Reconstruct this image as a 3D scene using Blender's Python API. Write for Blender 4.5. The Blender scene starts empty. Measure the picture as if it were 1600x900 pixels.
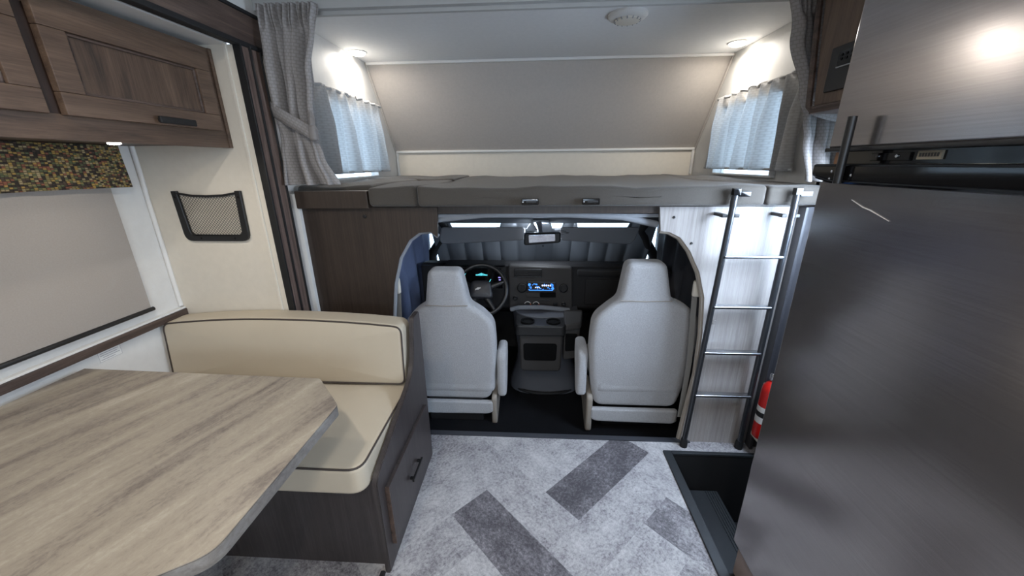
import bpy, bmesh, math, random
from mathutils import Vector, Matrix, noise
PI = math.pi
sc = bpy.context.scene
COL = sc.collection
random.seed(7)

# ---------------------------------------------------------------- camera, world, light, exposure
cam = bpy.data.cameras.new('camera'); cam_ob = bpy.data.objects.new('camera', cam); COL.objects.link(cam_ob)
cam.sensor_width = 36; cam.lens = 36 * 581.608 / 1600; cam.clip_start = .02
cam_ob.matrix_world = Matrix(((.99827653, -.00971319, .05787588, 0), (.05796398, .31734609, -.94653665, 0),
                              (-.00917279, .94826004, .31736217, 1.42), (0, 0, 0, 1)))
sc.camera = cam_ob
sc.view_settings.view_transform = 'Standard'; sc.view_settings.look = 'None'
sc.view_settings.gamma = 1; sc.view_settings.use_curve_mapping = False
sc.view_settings.exposure = 0.0
w = bpy.data.worlds.new('world'); sc.world = w; w.use_nodes = True
w.node_tree.nodes['Background'].inputs[0].default_value = (.62, .80, 1.0, 1)
w.node_tree.nodes['Background'].inputs[1].default_value = 4.0

def area(name, loc, target, sx, sy, power, col, spread=PI, shape='RECTANGLE'):
    l = bpy.data.lights.new(name, 'AREA'); l.shape = shape; l.size = sx
    if shape in ('RECTANGLE', 'ELLIPSE'): l.size_y = sy
    l.energy = power; l.color = col; l.spread = spread
    o = bpy.data.objects.new(name, l); COL.objects.link(o); o.location = loc
    o.rotation_euler = (Vector(target) - Vector(loc)).to_track_quat('-Z', 'Y').to_euler()
    return o
# daylight entering by the entry door's window, and by the rear window behind the camera
area('daylight_entry_door', (1.19, 1.27, 1.25), (.4, 1.55, .55), .42, .5, 27, (.66, .80, 1.0))
area('daylight_rear_window', (.15, -1.75, 1.5), (.1, 1.5, .5), 1.0, .6, 13, (.66, .80, 1.0))

# ---------------------------------------------------------------- materials
def nt(name):
    m = bpy.data.materials.new(name); m.use_nodes = True
    t = m.node_tree; return m, t, t.nodes['Principled BSDF']
def N(t, kind, **k):
    n = t.nodes.new(kind)
    for a, b in k.items():
        if a.startswith('i_'): n.inputs[a[2:].replace('_', ' ')].default_value = b
        else: setattr(n, a, b)
    return n
def srgb(r, g, b):
    f = lambda c: (c/255/12.92 if c/255 <= .04045 else ((c/255+.055)/1.055)**2.4)
    return (f(r), f(g), f(b), 1)
def ramp(t, stops):
    r = t.nodes.new('ShaderNodeValToRGB'); e = r.color_ramp.elements
    while len(e) < len(stops): e.new(.5)
    for i, (p, c) in enumerate(stops): e[i].position = p; e[i].color = c
    return r
def plain(name, c, rough=.5, metal=0, bump=0, bscale=300, mottle=0, mscale=8, spec=.5, emit=0, ec=None, sheen=0):
    m, t, b = nt(name)
    b.inputs['Base Color'].default_value = c; b.inputs['Roughness'].default_value = rough
    b.inputs['Metallic'].default_value = metal; b.inputs['Specular IOR Level'].default_value = spec
    if sheen: b.inputs['Sheen Weight'].default_value = sheen
    if emit: b.inputs['Emission Color'].default_value = ec or c; b.inputs['Emission Strength'].default_value = emit
    tc = N(t, 'ShaderNodeTexCoord')
    if bump:
        n = N(t, 'ShaderNodeTexNoise'); n.inputs['Scale'].default_value = bscale; n.inputs['Detail'].default_value = 3
        t.links.new(tc.outputs['Object'], n.inputs['Vector'])
        bp = N(t, 'ShaderNodeBump'); bp.inputs['Strength'].default_value = bump; bp.inputs['Distance'].default_value = .002
        t.links.new(n.outputs['Fac'], bp.inputs['Height']); t.links.new(bp.outputs['Normal'], b.inputs['Normal'])
    if mottle:
        n = N(t, 'ShaderNodeTexNoise'); n.inputs['Scale'].default_value = mscale; n.inputs['Detail'].default_value = 6; n.inputs['Roughness'].default_value = .65
        t.links.new(tc.outputs['Object'], n.inputs['Vector'])
        lo = tuple(max(0, x*(1-mottle)) for x in c[:3]) + (1,); hi = tuple(min(1, x*(1+mottle)) for x in c[:3]) + (1,)
        r = ramp(t, [(.3, lo), (.7, hi)]); t.links.new(n.outputs['Fac'], r.inputs[0]); t.links.new(r.outputs[0], b.inputs['Base Color'])
    return m
def wood(name, stops, axis='z', scale=1.0, rough=.5, stretch=18, bump=.15, fine=60):
    m, t, b = nt(name); b.inputs['Roughness'].default_value = rough
    tc = N(t, 'ShaderNodeTexCoord'); mp = N(t, 'ShaderNodeMapping')
    s = [stretch*scale]*3; s['xyz'.index(axis)] = 1.2*scale; mp.inputs['Scale'].default_value = s
    t.links.new(tc.outputs['Object'], mp.inputs['Vector'])
    n = N(t, 'ShaderNodeTexNoise'); n.inputs['Scale'].default_value = 1.6; n.inputs['Detail'].default_value = 8; n.inputs['Roughness'].default_value = .68; n.inputs['Distortion'].default_value = .6
    t.links.new(mp.outputs[0], n.inputs['Vector'])
    mp2 = N(t, 'ShaderNodeMapping'); s = [fine*3*scale]*3; s['xyz'.index(axis)] = fine*.12*scale; mp2.inputs['Scale'].default_value = s
    t.links.new(tc.outputs['Object'], mp2.inputs['Vector'])
    n2 = N(t, 'ShaderNodeTexNoise'); n2.inputs['Scale'].default_value = 1.5; n2.inputs['Detail'].default_value = 3
    t.links.new(mp2.outputs[0], n2.inputs['Vector'])
    mx = N(t, 'ShaderNodeMath', operation='MULTIPLY_ADD'); mx.inputs[1].default_value = .35; 
    t.links.new(n2.outputs['Fac'], mx.inputs[0])
    sub = N(t, 'ShaderNodeMath', operation='SUBTRACT'); sub.inputs[1].default_value = .175
    t.links.new(n.outputs['Fac'], sub.inputs[0]); t.links.new(sub.outputs[0], mx.inputs[2])
    r = ramp(t, stops); t.links.new(mx.outputs[0], r.inputs[0]); t.links.new(r.outputs[0], b.inputs['Base Color'])
    if bump:
        bp = N(t, 'ShaderNodeBump'); bp.inputs['Strength'].default_value = bump; bp.inputs['Distance'].default_value = .001
        t.links.new(mx.outputs[0], bp.inputs['Height']); t.links.new(bp.outputs['Normal'], b.inputs['Normal'])
    return m
CABST = [(.28, srgb(50, 38, 31)), (.46, srgb(84, 66, 53)), (.58, srgb(98, 78, 63)), (.76, srgb(118, 96, 79))]
M = {}
M['wood_y'] = wood('rustic_oak_laminate_long', CABST, 'y', stretch=12)
M['wood_z'] = wood('rustic_oak_laminate_upright', CABST, 'z', stretch=12)
M['wood_dark_y'] = wood('rail_laminate_long', [(.3, srgb(50, 39, 34)), (.6, srgb(88, 72, 64)), (.75, srgb(112, 93, 82))], 'y')
M['stile'] = wood('shade_darkened_stile_laminate', [(.3, srgb(38, 26, 20)), (.6, srgb(56, 40, 32)), (.8, srgb(70, 52, 42))], 'z')  # dark brown wood, deepened by door-gap shade put into the colour
M['trim_wood'] = wood('slide_flange_laminate', [(.3, srgb(66, 53, 47)), (.55, srgb(108, 90, 81)), (.75, srgb(140, 120, 107))], 'z', stretch=40)
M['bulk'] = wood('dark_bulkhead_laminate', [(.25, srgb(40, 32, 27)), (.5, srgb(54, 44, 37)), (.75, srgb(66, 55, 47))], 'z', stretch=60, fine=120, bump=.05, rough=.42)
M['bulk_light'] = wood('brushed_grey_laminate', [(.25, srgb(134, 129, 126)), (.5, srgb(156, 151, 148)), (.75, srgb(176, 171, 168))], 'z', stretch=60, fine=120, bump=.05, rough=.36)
M['bench_wood'] = wood('bench_dark_laminate', [(.25, srgb(44, 39, 38)), (.5, srgb(58, 52, 51)), (.75, srgb(72, 66, 65))], 'z', stretch=50, fine=110, bump=.05, rough=.4)
M['wall'] = plain('cream_wallboard', srgb(214, 206, 192), .6, bump=.12, bscale=160, mottle=.03, mscale=30)
M['white_wall'] = plain('white_wallboard', srgb(214, 212, 208), .6, bump=.12, bscale=160, mottle=.03, mscale=30)
M['ceil'] = plain('pale_ceiling_fabric', srgb(222, 223, 224), .75, bump=.2, bscale=220, mottle=.03, mscale=40)
M['slope'] = plain('greige_headliner_fabric', srgb(182, 175, 168), .85, bump=.3, bscale=260, mottle=.04, mscale=60)
M['trimwhite'] = plain('white_moulding', srgb(220, 218, 214), .45)
M['vinyl'] = plain('beige_vinyl', srgb(192, 180, 160), .48, bump=.08, bscale=400, mottle=.03, mscale=5)
M['piping'] = plain('charcoal_piping', srgb(66, 58, 54), .6)
M['black'] = plain('black_plastic', srgb(24, 24, 25), .42)
M['blackgloss'] = plain('gloss_black', srgb(12, 12, 14), .08)
M['rubber'] = plain('black_rubber', srgb(20, 20, 22), .7)
M['mattress'] = plain('greige_tweed', srgb(72, 67, 61), .9, bump=.6, bscale=700, mottle=.25, mscale=350, sheen=.2)
M['seat'] = plain('grey_seat_cloth', srgb(168, 168, 170), .95, bump=.7, bscale=260, mottle=.13, mscale=150, sheen=.3)
M['seat_side'] = plain('taupe_seat_vinyl', srgb(150, 142, 132), .6, bump=.2, bscale=400)
M['dash'] = plain('dark_grey_dashboard', srgb(36, 35, 36), .6, bump=.25, bscale=500, spec=.3)
M['dashlight'] = plain('mid_grey_dash_plastic', srgb(60, 58, 57), .55, bump=.2, bscale=500, spec=.35)
M['belt'] = plain('grey_belt_webbing', srgb(128, 126, 122), .8)
M['cream'] = plain('cream_plastic', srgb(206, 200, 188), .45)
M['headliner'] = plain('cab_grey_headliner', srgb(132, 136, 142), .8, bump=.2)
M['visor'] = plain('visor_grey_vinyl', srgb(134, 134, 137), .7, bump=.3, bscale=300)
M['carpet'] = plain('black_cab_mat', srgb(14, 15, 19), .95, bump=.6, bscale=300, spec=.2)
M['chrome'] = plain('polished_metal', srgb(210, 212, 216), .15, 1)
M['alu'] = plain('brushed_aluminium', srgb(176, 178, 182), .28, 1)
M['ladder_tube'] = plain('black_ladder_tube', srgb(84, 86, 90), .3, .8)
M['red'] = plain('red_enamel', srgb(196, 26, 20), .3)
M['paper'] = plain('white_paper', srgb(226, 224, 220), .6)
M['ink'] = plain('grey_ink', srgb(150, 148, 150), .7)
M['shade'] = plain('greige_roller_shade', srgb(158, 150, 142), .85, bump=.2, bscale=500, mottle=.05, mscale=200)
M['drape'] = None
M['cupblack'] = plain('satin_black_bin', srgb(9, 9, 10), .8, spec=.15)
M['wcloth'] = plain('pale_hem_cloth', srgb(176, 174, 172), .9)
M['lens'] = plain('lit_lamp_lens', srgb(255, 250, 240), .4, emit=20, ec=(1, .95, .86, 1))
M['blue_disp'] = plain('lit_blue_display', srgb(20, 60, 160), .3, emit=1.6, ec=(.05, .28, 1, 1))
M['white_disp'] = plain('lit_white_digits', srgb(230, 230, 255), .3, emit=1.3, ec=(.8, .85, 1, 1))
M['cyan_disp'] = plain('lit_cyan_gauge', srgb(60, 200, 220), .3, emit=1.0, ec=(.15, .8, .9, 1))
M['violet_disp'] = plain('lit_violet_gauge', srgb(140, 120, 230), .3, emit=.9, ec=(.45, .4, 1, 1))
M['orange_disp'] = plain('orange_knob_mark', srgb(220, 110, 50), .4)
M['mirror'] = plain('mirror_glass', srgb(225, 230, 240), .03, 1)
M['plywood'] = plain('tan_plywood_edge', srgb(150, 108, 76), .6, mottle=.15, mscale=30)
M['well'] = plain('black_step_liner', srgb(38, 41, 44), .5, bump=.3, bscale=90)
M['curtain_blue'] = plain('navy_privacy_cloth', srgb(104, 116, 146), .85, bump=.4, bscale=60)
M['curtain_dark'] = plain('charcoal_privacy_cloth', srgb(70, 70, 74), .8, bump=.4, bscale=60)
M['silver_cover'] = plain('quilted_grey_cover', srgb(150, 155, 162), .42, .25, bump=.5, bscale=25)

def glassmat():
    m, t, b = nt('clear_glass')
    b.inputs['Base Color'].default_value = (.9, .96, 1, 1); b.inputs['Roughness'].default_value = .02
    b.inputs['Transmission Weight'].default_value = 1; b.inputs['IOR'].default_value = 1.05
    return m
M['glass'] = glassmat()

def steel():
    m, t, b = nt('brushed_stainless')
    b.inputs['Metallic'].default_value = .84
    tc = N(t, 'ShaderNodeTexCoord'); mp = N(t, 'ShaderNodeMapping'); mp.inputs['Scale'].default_value = (30, 3, 260)
    t.links.new(tc.outputs['Object'], mp.inputs['Vector'])
    n = N(t, 'ShaderNodeTexNoise'); n.inputs['Scale'].default_value = 1.5; n.inputs['Detail'].default_value = 4
    t.links.new(mp.outputs[0], n.inputs['Vector'])
    r = ramp(t, [(.3, srgb(150, 145, 144)), (.7, srgb(160, 155, 154))])
    n3 = N(t, 'ShaderNodeTexNoise'); n3.inputs['Scale'].default_value = 5; n3.inputs['Detail'].default_value = 5
    t.links.new(tc.outputs['Object'], n3.inputs['Vector'])
    t.links.new(n.outputs['Fac'], r.inputs[0])
    t.links.new(r.outputs[0], b.inputs['Base Color'])
    rr = N(t, 'ShaderNodeMapRange'); rr.inputs['To Min'].default_value = .13; rr.inputs['To Max'].default_value = .25
    t.links.new(n3.outputs['Fac'], rr.inputs['Value']); t.links.new(rr.outputs[0], b.inputs['Roughness'])
    bp = N(t, 'ShaderNodeBump'); bp.inputs['Strength'].default_value = .012; bp.inputs['Distance'].default_value = .0003
    t.links.new(n.outputs['Fac'], bp.inputs['Height']); t.links.new(bp.outputs['Normal'], b.inputs['Normal'])
    return m
M['steel'] = steel()

def drape(name, c1, c2, trans):
    # small lattice weave over the UVs (metres), optionally letting daylight through
    m, t, b = nt(name); b.inputs['Roughness'].default_value = .85
    uv = N(t, 'ShaderNodeUVMap'); br = N(t, 'ShaderNodeTexBrick')
    br.inputs['Color1'].default_value = c1; br.inputs['Color2'].default_value = tuple(x*.97 for x in c1[:3])+(1,); br.inputs['Mortar'].default_value = c2
    br.inputs['Scale'].default_value = 1; br.inputs['Mortar Size'].default_value = .003; br.inputs['Mortar Smooth'].default_value = 1
    br.inputs['Brick Width'].default_value = .016; br.inputs['Row Height'].default_value = .012
    t.links.new(uv.outputs[0], br.inputs['Vector'])
    n = N(t, 'ShaderNodeTexNoise'); n.inputs['Scale'].default_value = 900; t.links.new(uv.outputs[0], n.inputs['Vector'])
    bp = N(t, 'ShaderNodeBump'); bp.inputs['Strength'].default_value = .3; bp.inputs['Distance'].default_value = .0008
    t.links.new(n.outputs['Fac'], bp.inputs['Height']); t.links.new(bp.outputs['Normal'], b.inputs['Normal'])
    t.links.new(br.outputs['Color'], b.inputs['Base Color'])
    if trans:
        tr = N(t, 'ShaderNodeBsdfTranslucent'); t.links.new(br.outputs['Color'], tr.inputs[0])
        mx = N(t, 'ShaderNodeMixShader'); mx.inputs[0].default_value = trans
        t.links.new(b.outputs[0], mx.inputs[1]); t.links.new(tr.outputs[0], mx.inputs[2])
        t.links.new(mx.outputs[0], t.nodes['Material Output'].inputs[0])
    return m
M['drape'] = drape('lattice_print_drape', srgb(152, 148, 146), srgb(134, 129, 126), 0)
M['window_drape'] = drape('lattice_print_window_curtain', srgb(226, 226, 226), srgb(212, 211, 210), .8)

def woven():
    m, t, b = nt('multicolour_basket_weave'); b.inputs['Roughness'].default_value = .85
    tc = N(t, 'ShaderNodeTexCoord'); sp = N(t, 'ShaderNodeSeparateXYZ'); t.links.new(tc.outputs['Object'], sp.inputs[0])
    cb = N(t, 'ShaderNodeCombineXYZ'); t.links.new(sp.outputs['Y'], cb.inputs['X']); t.links.new(sp.outputs['Z'], cb.inputs['Y'])
    mp = N(t, 'ShaderNodeMapping'); mp.inputs['Scale'].default_value = (105, 170, 1); t.links.new(cb.outputs[0], mp.inputs[0])
    vo = N(t, 'ShaderNodeTexVoronoi', distance='CHEBYCHEV'); vo.inputs['Scale'].default_value = 1; vo.inputs['Randomness'].default_value = .35
    t.links.new(mp.outputs[0], vo.inputs['Vector'])
    s2 = N(t, 'ShaderNodeSeparateColor'); t.links.new(vo.outputs['Color'], s2.inputs[0])
    r = ramp(t, [(0, srgb(44, 36, 30)), (.2, srgb(72, 58, 46)), (.34, srgb(124, 112, 70)), (.5, srgb(150, 134, 100)), (.64, srgb(84, 92, 62)), (.76, srgb(158, 128, 66)), (.88, srgb(126, 76, 56)), (1, srgb(172, 156, 126))])
    r.color_ramp.interpolation = 'CONSTANT'
    t.links.new(s2.outputs[0], r.inputs[0])
    e = ramp(t, [(.30, (1, 1, 1, 1)), (.5, (.30, .27, .24, 1))]); t.links.new(vo.outputs['Distance'], e.inputs[0])
    mx = N(t, 'ShaderNodeMix', data_type='RGBA', blend_type='MULTIPLY'); mx.inputs[0].default_value = 1
    t.links.new(r.outputs[0], mx.inputs[6]); t.links.new(e.outputs[0], mx.inputs[7]); t.links.new(mx.outputs[2], b.inputs['Base Color'])
    bp = N(t, 'ShaderNodeBump', invert=True); bp.inputs['Strength'].default_value = .5; bp.inputs['Distance'].default_value = .002
    t.links.new(vo.outputs['Distance'], bp.inputs['Height']); t.links.new(bp.outputs['Normal'], b.inputs['Normal'])
    return m
M['woven'] = woven()

def stone(name, stops, rot, edge=False):
    m, t, b = nt(name); b.inputs['Roughness'].default_value = .42
    tc = N(t, 'ShaderNodeTexCoord'); mp = N(t, 'ShaderNodeMapping'); mp.vector_type = 'TEXTURE'
    mp.inputs['Rotation'].default_value = (0, 0, rot); mp.inputs['Scale'].default_value = (.075, .55, .075)
    t.links.new(tc.outputs['Object'], mp.inputs[0])
    n = N(t, 'ShaderNodeTexNoise'); n.inputs['Scale'].default_value = 1; n.inputs['Detail'].default_value = 9; n.inputs['Roughness'].default_value = .62; n.inputs['Distortion'].default_value = .25
    t.links.new(mp.outputs[0], n.inputs['Vector'])
    mp2 = N(t, 'ShaderNodeMapping'); mp2.vector_type = 'TEXTURE'; mp2.inputs['Rotation'].default_value = (0, 0, rot); mp2.inputs['Scale'].default_value = (.011, .016, .011)
    t.links.new(tc.outputs['Object'], mp2.inputs[0])
    n2 = N(t, 'ShaderNodeTexNoise'); n2.inputs['Scale'].default_value = 1; n2.inputs['Detail'].default_value = 8; n2.inputs['Roughness'].default_value = .74; n2.inputs['Distortion'].default_value = .8
    t.links.new(mp2.outputs[0], n2.inputs['Vector'])
    n.inputs['Detail'].default_value = 5; n.inputs['Distortion'].default_value = .3
    a = N(t, 'ShaderNodeMath', operation='MULTIPLY_ADD'); a.inputs[1].default_value = .42
    s = N(t, 'ShaderNodeMath', operation='SUBTRACT'); s.inputs[1].default_value = .21
    t.links.new(n.outputs['Fac'], s.inputs[0]); t.links.new(s.outputs[0], a.inputs[2]); t.links.new(n2.outputs['Fac'], a.inputs[0])
    r = ramp(t, stops); t.links.new(a.outputs[0], r.inputs[0]); t.links.new(r.outputs[0], b.inputs['Base Color'])
    return m
TAB = [(.28, srgb(100, 91, 84)), (.40, srgb(134, 124, 114)), (.48, srgb(152, 142, 128)), (.58, srgb(162, 152, 137)), (.76, srgb(186, 178, 164))]
M['table'] = stone('travertine_laminate', TAB, -.33)
M['table_edge'] = stone('travertine_edge_band', [(.3, srgb(96, 90, 86)), (.5, srgb(132, 127, 122)), (.72, srgb(164, 160, 156))], -.33)

def floormat():
    m, t, b = nt('distressed_herringbone_vinyl'); b.inputs['Roughness'].default_value = .5
    at = N(t, 'ShaderNodeAttribute', attribute_name='tone'); uv = N(t, 'ShaderNodeUVMap')
    mp = N(t, 'ShaderNodeMapping'); mp.inputs['Scale'].default_value = (8, 10, 1); t.links.new(uv.outputs[0], mp.inputs[0])
    n = N(t, 'ShaderNodeTexNoise'); n.inputs['Scale'].default_value = 1; n.inputs['Detail'].default_value = 10; n.inputs['Roughness'].default_value = .72
    t.links.new(mp.outputs[0], n.inputs['Vector'])
    mpb = N(t, 'ShaderNodeMapping'); mpb.inputs['Scale'].default_value = (75, 85, 1); t.links.new(uv.outputs[0], mpb.inputs[0])
    n2 = N(t, 'ShaderNodeTexNoise'); n2.inputs['Scale'].default_value = 1; n2.inputs['Detail'].default_value = 4; n2.inputs['Roughness'].default_value = .8
    t.links.new(mpb.outputs[0], n2.inputs['Vector'])
    a = N(t, 'ShaderNodeMath', operation='MULTIPLY_ADD'); a.inputs[1].default_value = 1.1
    s = N(t, 'ShaderNodeMath', operation='SUBTRACT'); s.inputs[1].default_value = .55
    t.links.new(n.outputs['Fac'], s.inputs[0]); t.links.new(s.outputs[0], a.inputs[2]); t.links.new(n2.outputs['Fac'], a.inputs[0])
    n3 = N(t, 'ShaderNodeTexNoise'); n3.inputs['Scale'].default_value = 70; n3.inputs['Detail'].default_value = 5; n3.inputs['Roughness'].default_value = .75
    t.links.new(uv.outputs[0], n3.inputs['Vector'])
    mr = N(t, 'ShaderNodeMapRange'); mr.inputs['From Min'].default_value = .54; mr.inputs['From Max'].default_value = .68; mr.inputs['To Min'].default_value = 0; mr.inputs['To Max'].default_value = -.22
    t.links.new(n3.outputs['Fac'], mr.inputs['Value'])
    n4 = N(t, 'ShaderNodeTexNoise'); n4.inputs['Scale'].default_value = 5; n4.inputs['Detail'].default_value = 3; t.links.new(uv.outputs[0], n4.inputs['Vector'])
    m4 = N(t, 'ShaderNodeMapRange'); m4.inputs['From Min'].default_value = .42; m4.inputs['From Max'].default_value = .62; t.links.new(n4.outputs['Fac'], m4.inputs['Value'])
    sp_ = N(t, 'ShaderNodeMath', operation='MULTIPLY'); t.links.new(mr.outputs[0], sp_.inputs[0]); t.links.new(m4.outputs[0], sp_.inputs[1])
    a1 = N(t, 'ShaderNodeMath', operation='ADD'); t.links.new(a.outputs[0], a1.inputs[0]); t.links.new(sp_.outputs[0], a1.inputs[1])
    a2 = N(t, 'ShaderNodeMath', operation='ADD'); t.links.new(a1.outputs[0], a2.inputs[0]); t.links.new(at.outputs['Fac'], a2.inputs[1])
    r = ramp(t, [(.08, srgb(70, 68, 72)), (.28, srgb(108, 105, 109)), (.42, srgb(142, 139, 142)), (.55, srgb(166, 164, 165)), (.80, srgb(194, 192, 192))])
    t.links.new(a2.outputs[0], r.inputs[0]); t.links.new(r.outputs[0], b.inputs['Base Color'])
    return m
M['floor'] = floormat()

# ---------------------------------------------------------------- geometry helpers
def newbm(): return bmesh.new()
def box(bm, x0, x1, y0, y1, z0, z1, bev=0, seg=2):
    t = bmesh.new(); bmesh.ops.create_cube(t, size=1)
    for v in t.verts: v.co = Vector((x0+(v.co.x+.5)*(x1-x0), y0+(v.co.y+.5)*(y1-y0), z0+(v.co.z+.5)*(z1-z0)))
    if bev: bmesh.ops.bevel(t, geom=t.edges[:], offset=bev, segments=seg, affect='EDGES', profile=.5)
    merge(bm, t); return bm
def merge(bm, t, mtx=None):
    if mtx is not None: bmesh.ops.transform(t, matrix=mtx, verts=t.verts)
    me = bpy.data.meshes.new('tmp'); t.to_mesh(me); t.free(); bm.from_mesh(me); bpy.data.meshes.remove(me)
def B(*a, **k): return box(newbm(), *a, **k)
def prism(bm, pts, axis, a, b, bev=0, seg=2):
    """polygon pts (2D) extruded along axis from a to b. x: pts=(y,z); y: pts=(x,z); z: pts=(x,y)"""
    t = bmesh.new()
    f = {'x': lambda p, s: (s, p[0], p[1]), 'y': lambda p, s: (p[0], s, p[1]), 'z': lambda p, s: (p[0], p[1], s)}[axis]
    lo = [t.verts.new(f(p, a)) for p in pts]; hi = [t.verts.new(f(p, b)) for p in pts]
    t.faces.new(lo); t.faces.new(hi[::-1]); n = len(pts)
    for i in range(n): t.faces.new((lo[i], hi[i], hi[(i+1) % n], lo[(i+1) % n]))
    bmesh.ops.recalc_face_normals(t, faces=t.faces)
    if bev:
        es = [e for e in t.edges if any(len(q.verts) > 4 or n == 4 for q in e.link_faces) and abs((f((0, 0), 1) and (e.verts[0].co - e.verts[1].co)['xyz'.index(axis)])) < 1e-9]
        bmesh.ops.bevel(t, geom=es, offset=bev, segments=seg, affect='EDGES')
    merge(bm, t); return bm
def tube(bm, pts, r, n=10, closed=False, cap=True):
    pts = [Vector(p) for p in pts]; k = len(pts); t = bmesh.new(); rings = []; ref = None
    rr = r if isinstance(r, (list, tuple)) else [r]*k
    for i, p in enumerate(pts):
        if closed: d = pts[(i+1) % k]-pts[i-1]
        else: d = pts[min(i+1, k-1)]-pts[max(i-1, 0)]
        d.normalize()
        if ref is None: ref = d.orthogonal().normalized()
        ref = (ref - d*ref.dot(d)).normalized(); s = d.cross(ref)
        rings.append([t.verts.new(p + (ref*math.cos(2*PI*j/n)+s*math.sin(2*PI*j/n))*rr[i]) for j in range(n)])
    for i in range(k if closed else k-1):
        a, b = rings[i], rings[(i+1) % k]
        off = 0
        if closed and i == k-1: off = min(range(n), key=lambda o: (b[o].co-a[0].co).length)
        for j in range(n): t.faces.new((a[j], a[(j+1) % n], b[(j+1+off) % n], b[(j+off) % n]))
    if cap and not closed: t.faces.new(rings[0][::-1]); t.faces.new(rings[-1])
    bmesh.ops.recalc_face_normals(t, faces=t.faces)
    merge(bm, t); return bm
def lathe(bm, prof, n=24, center=(0, 0, 0), axis='z', tilt=None):
    t = bmesh.new(); rings = []
    for r, h in prof: rings.append([t.verts.new((max(r, 1e-5)*math.cos(2*PI*j/n), max(r, 1e-5)*math.sin(2*PI*j/n), h)) for j in range(n)])
    for a, b in zip(rings, rings[1:]):
        for j in range(n): t.faces.new((a[j], a[(j+1) % n], b[(j+1) % n], b[j]))
    t.faces.new(rings[0][::-1]); t.faces.new(rings[-1])
    bmesh.ops.remove_doubles(t, verts=t.verts, dist=1e-4)
    bmesh.ops.recalc_face_normals(t, faces=t.faces)
    m = Matrix.Translation(center)
    if axis == 'x': m = m @ Matrix.Rotation(PI/2, 4, 'Y')
    if axis == 'y': m = m @ Matrix.Rotation(PI/2, 4, 'X')      # profile height runs towards -Y
    if tilt is not None: m = Matrix.Translation(center) @ tilt
    merge(bm, t, m); return bm
def softbox(bm, x0, x1, y0, y1, z0, z1, r, warp=None, mid=10):
    """box with round edges and enough vertices to be warped into a cushion"""
    def line(a, b):
        o = [0, .12, .3, .6, 1]; l = [a+r*q for q in o]; m = [a+r+(b-a-2*r)*i/mid for i in range(1, mid)]
        return l + m + [b-r*q for q in o[::-1]]
    L = [line(x0, x1), line(y0, y1), line(z0, z1)]; t = bmesh.new(); cache = {}
    lo = Vector((x0+r, y0+r, z0+r)); hi = Vector((x1-r, y1-r, z1-r))
    def vert(i, j, k):
        if (i, j, k) not in cache:
            p = Vector((L[0][i], L[1][j], L[2][k])); q = Vector([min(max(p[a], lo[a]), hi[a]) for a in range(3)])
            d = p-q; p = q + d.normalized()*r if d.length > 1e-9 else p
            if warp: p = Vector(warp(p))
            cache[(i, j, k)] = t.verts.new(p)
        return cache[(i, j, k)]
    n = [len(l)-1 for l in L]
    for ax in range(3):
        u, v = [a for a in range(3) if a != ax]
        for e in (0, n[ax]):
            for i in range(n[u]):
                for j in range(n[v]):
                    q = []
                    for di, dj in ((0, 0), (1, 0), (1, 1), (0, 1)):
                        c = [0, 0, 0]; c[ax] = e; c[u] = i+di; c[v] = j+dj; q.append(vert(*c))
                    t.faces.new(q)
    bmesh.ops.recalc_face_normals(t, faces=t.faces); merge(bm, t); return bm
def roundpoly(pts, r, seg=6):
    out = []; n = len(pts); rr = r if isinstance(r, (list, tuple)) else [r]*n
    for i in range(n):
        p = Vector(pts[i]); a = Vector(pts[i-1]); b = Vector(pts[(i+1) % n]); ra = rr[i]
        if ra <= 0: out.append(tuple(p)); continue
        da = (a-p); db = (b-p); ra = min(ra, da.length*.48, db.length*.48)
        s, e = p+da.normalized()*ra, p+db.normalized()*ra
        for k in range(seg+1):
            q = k/seg; out.append(tuple(s*(1-q)**2 + p*2*q*(1-q) + e*q*q))
    return out
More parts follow.
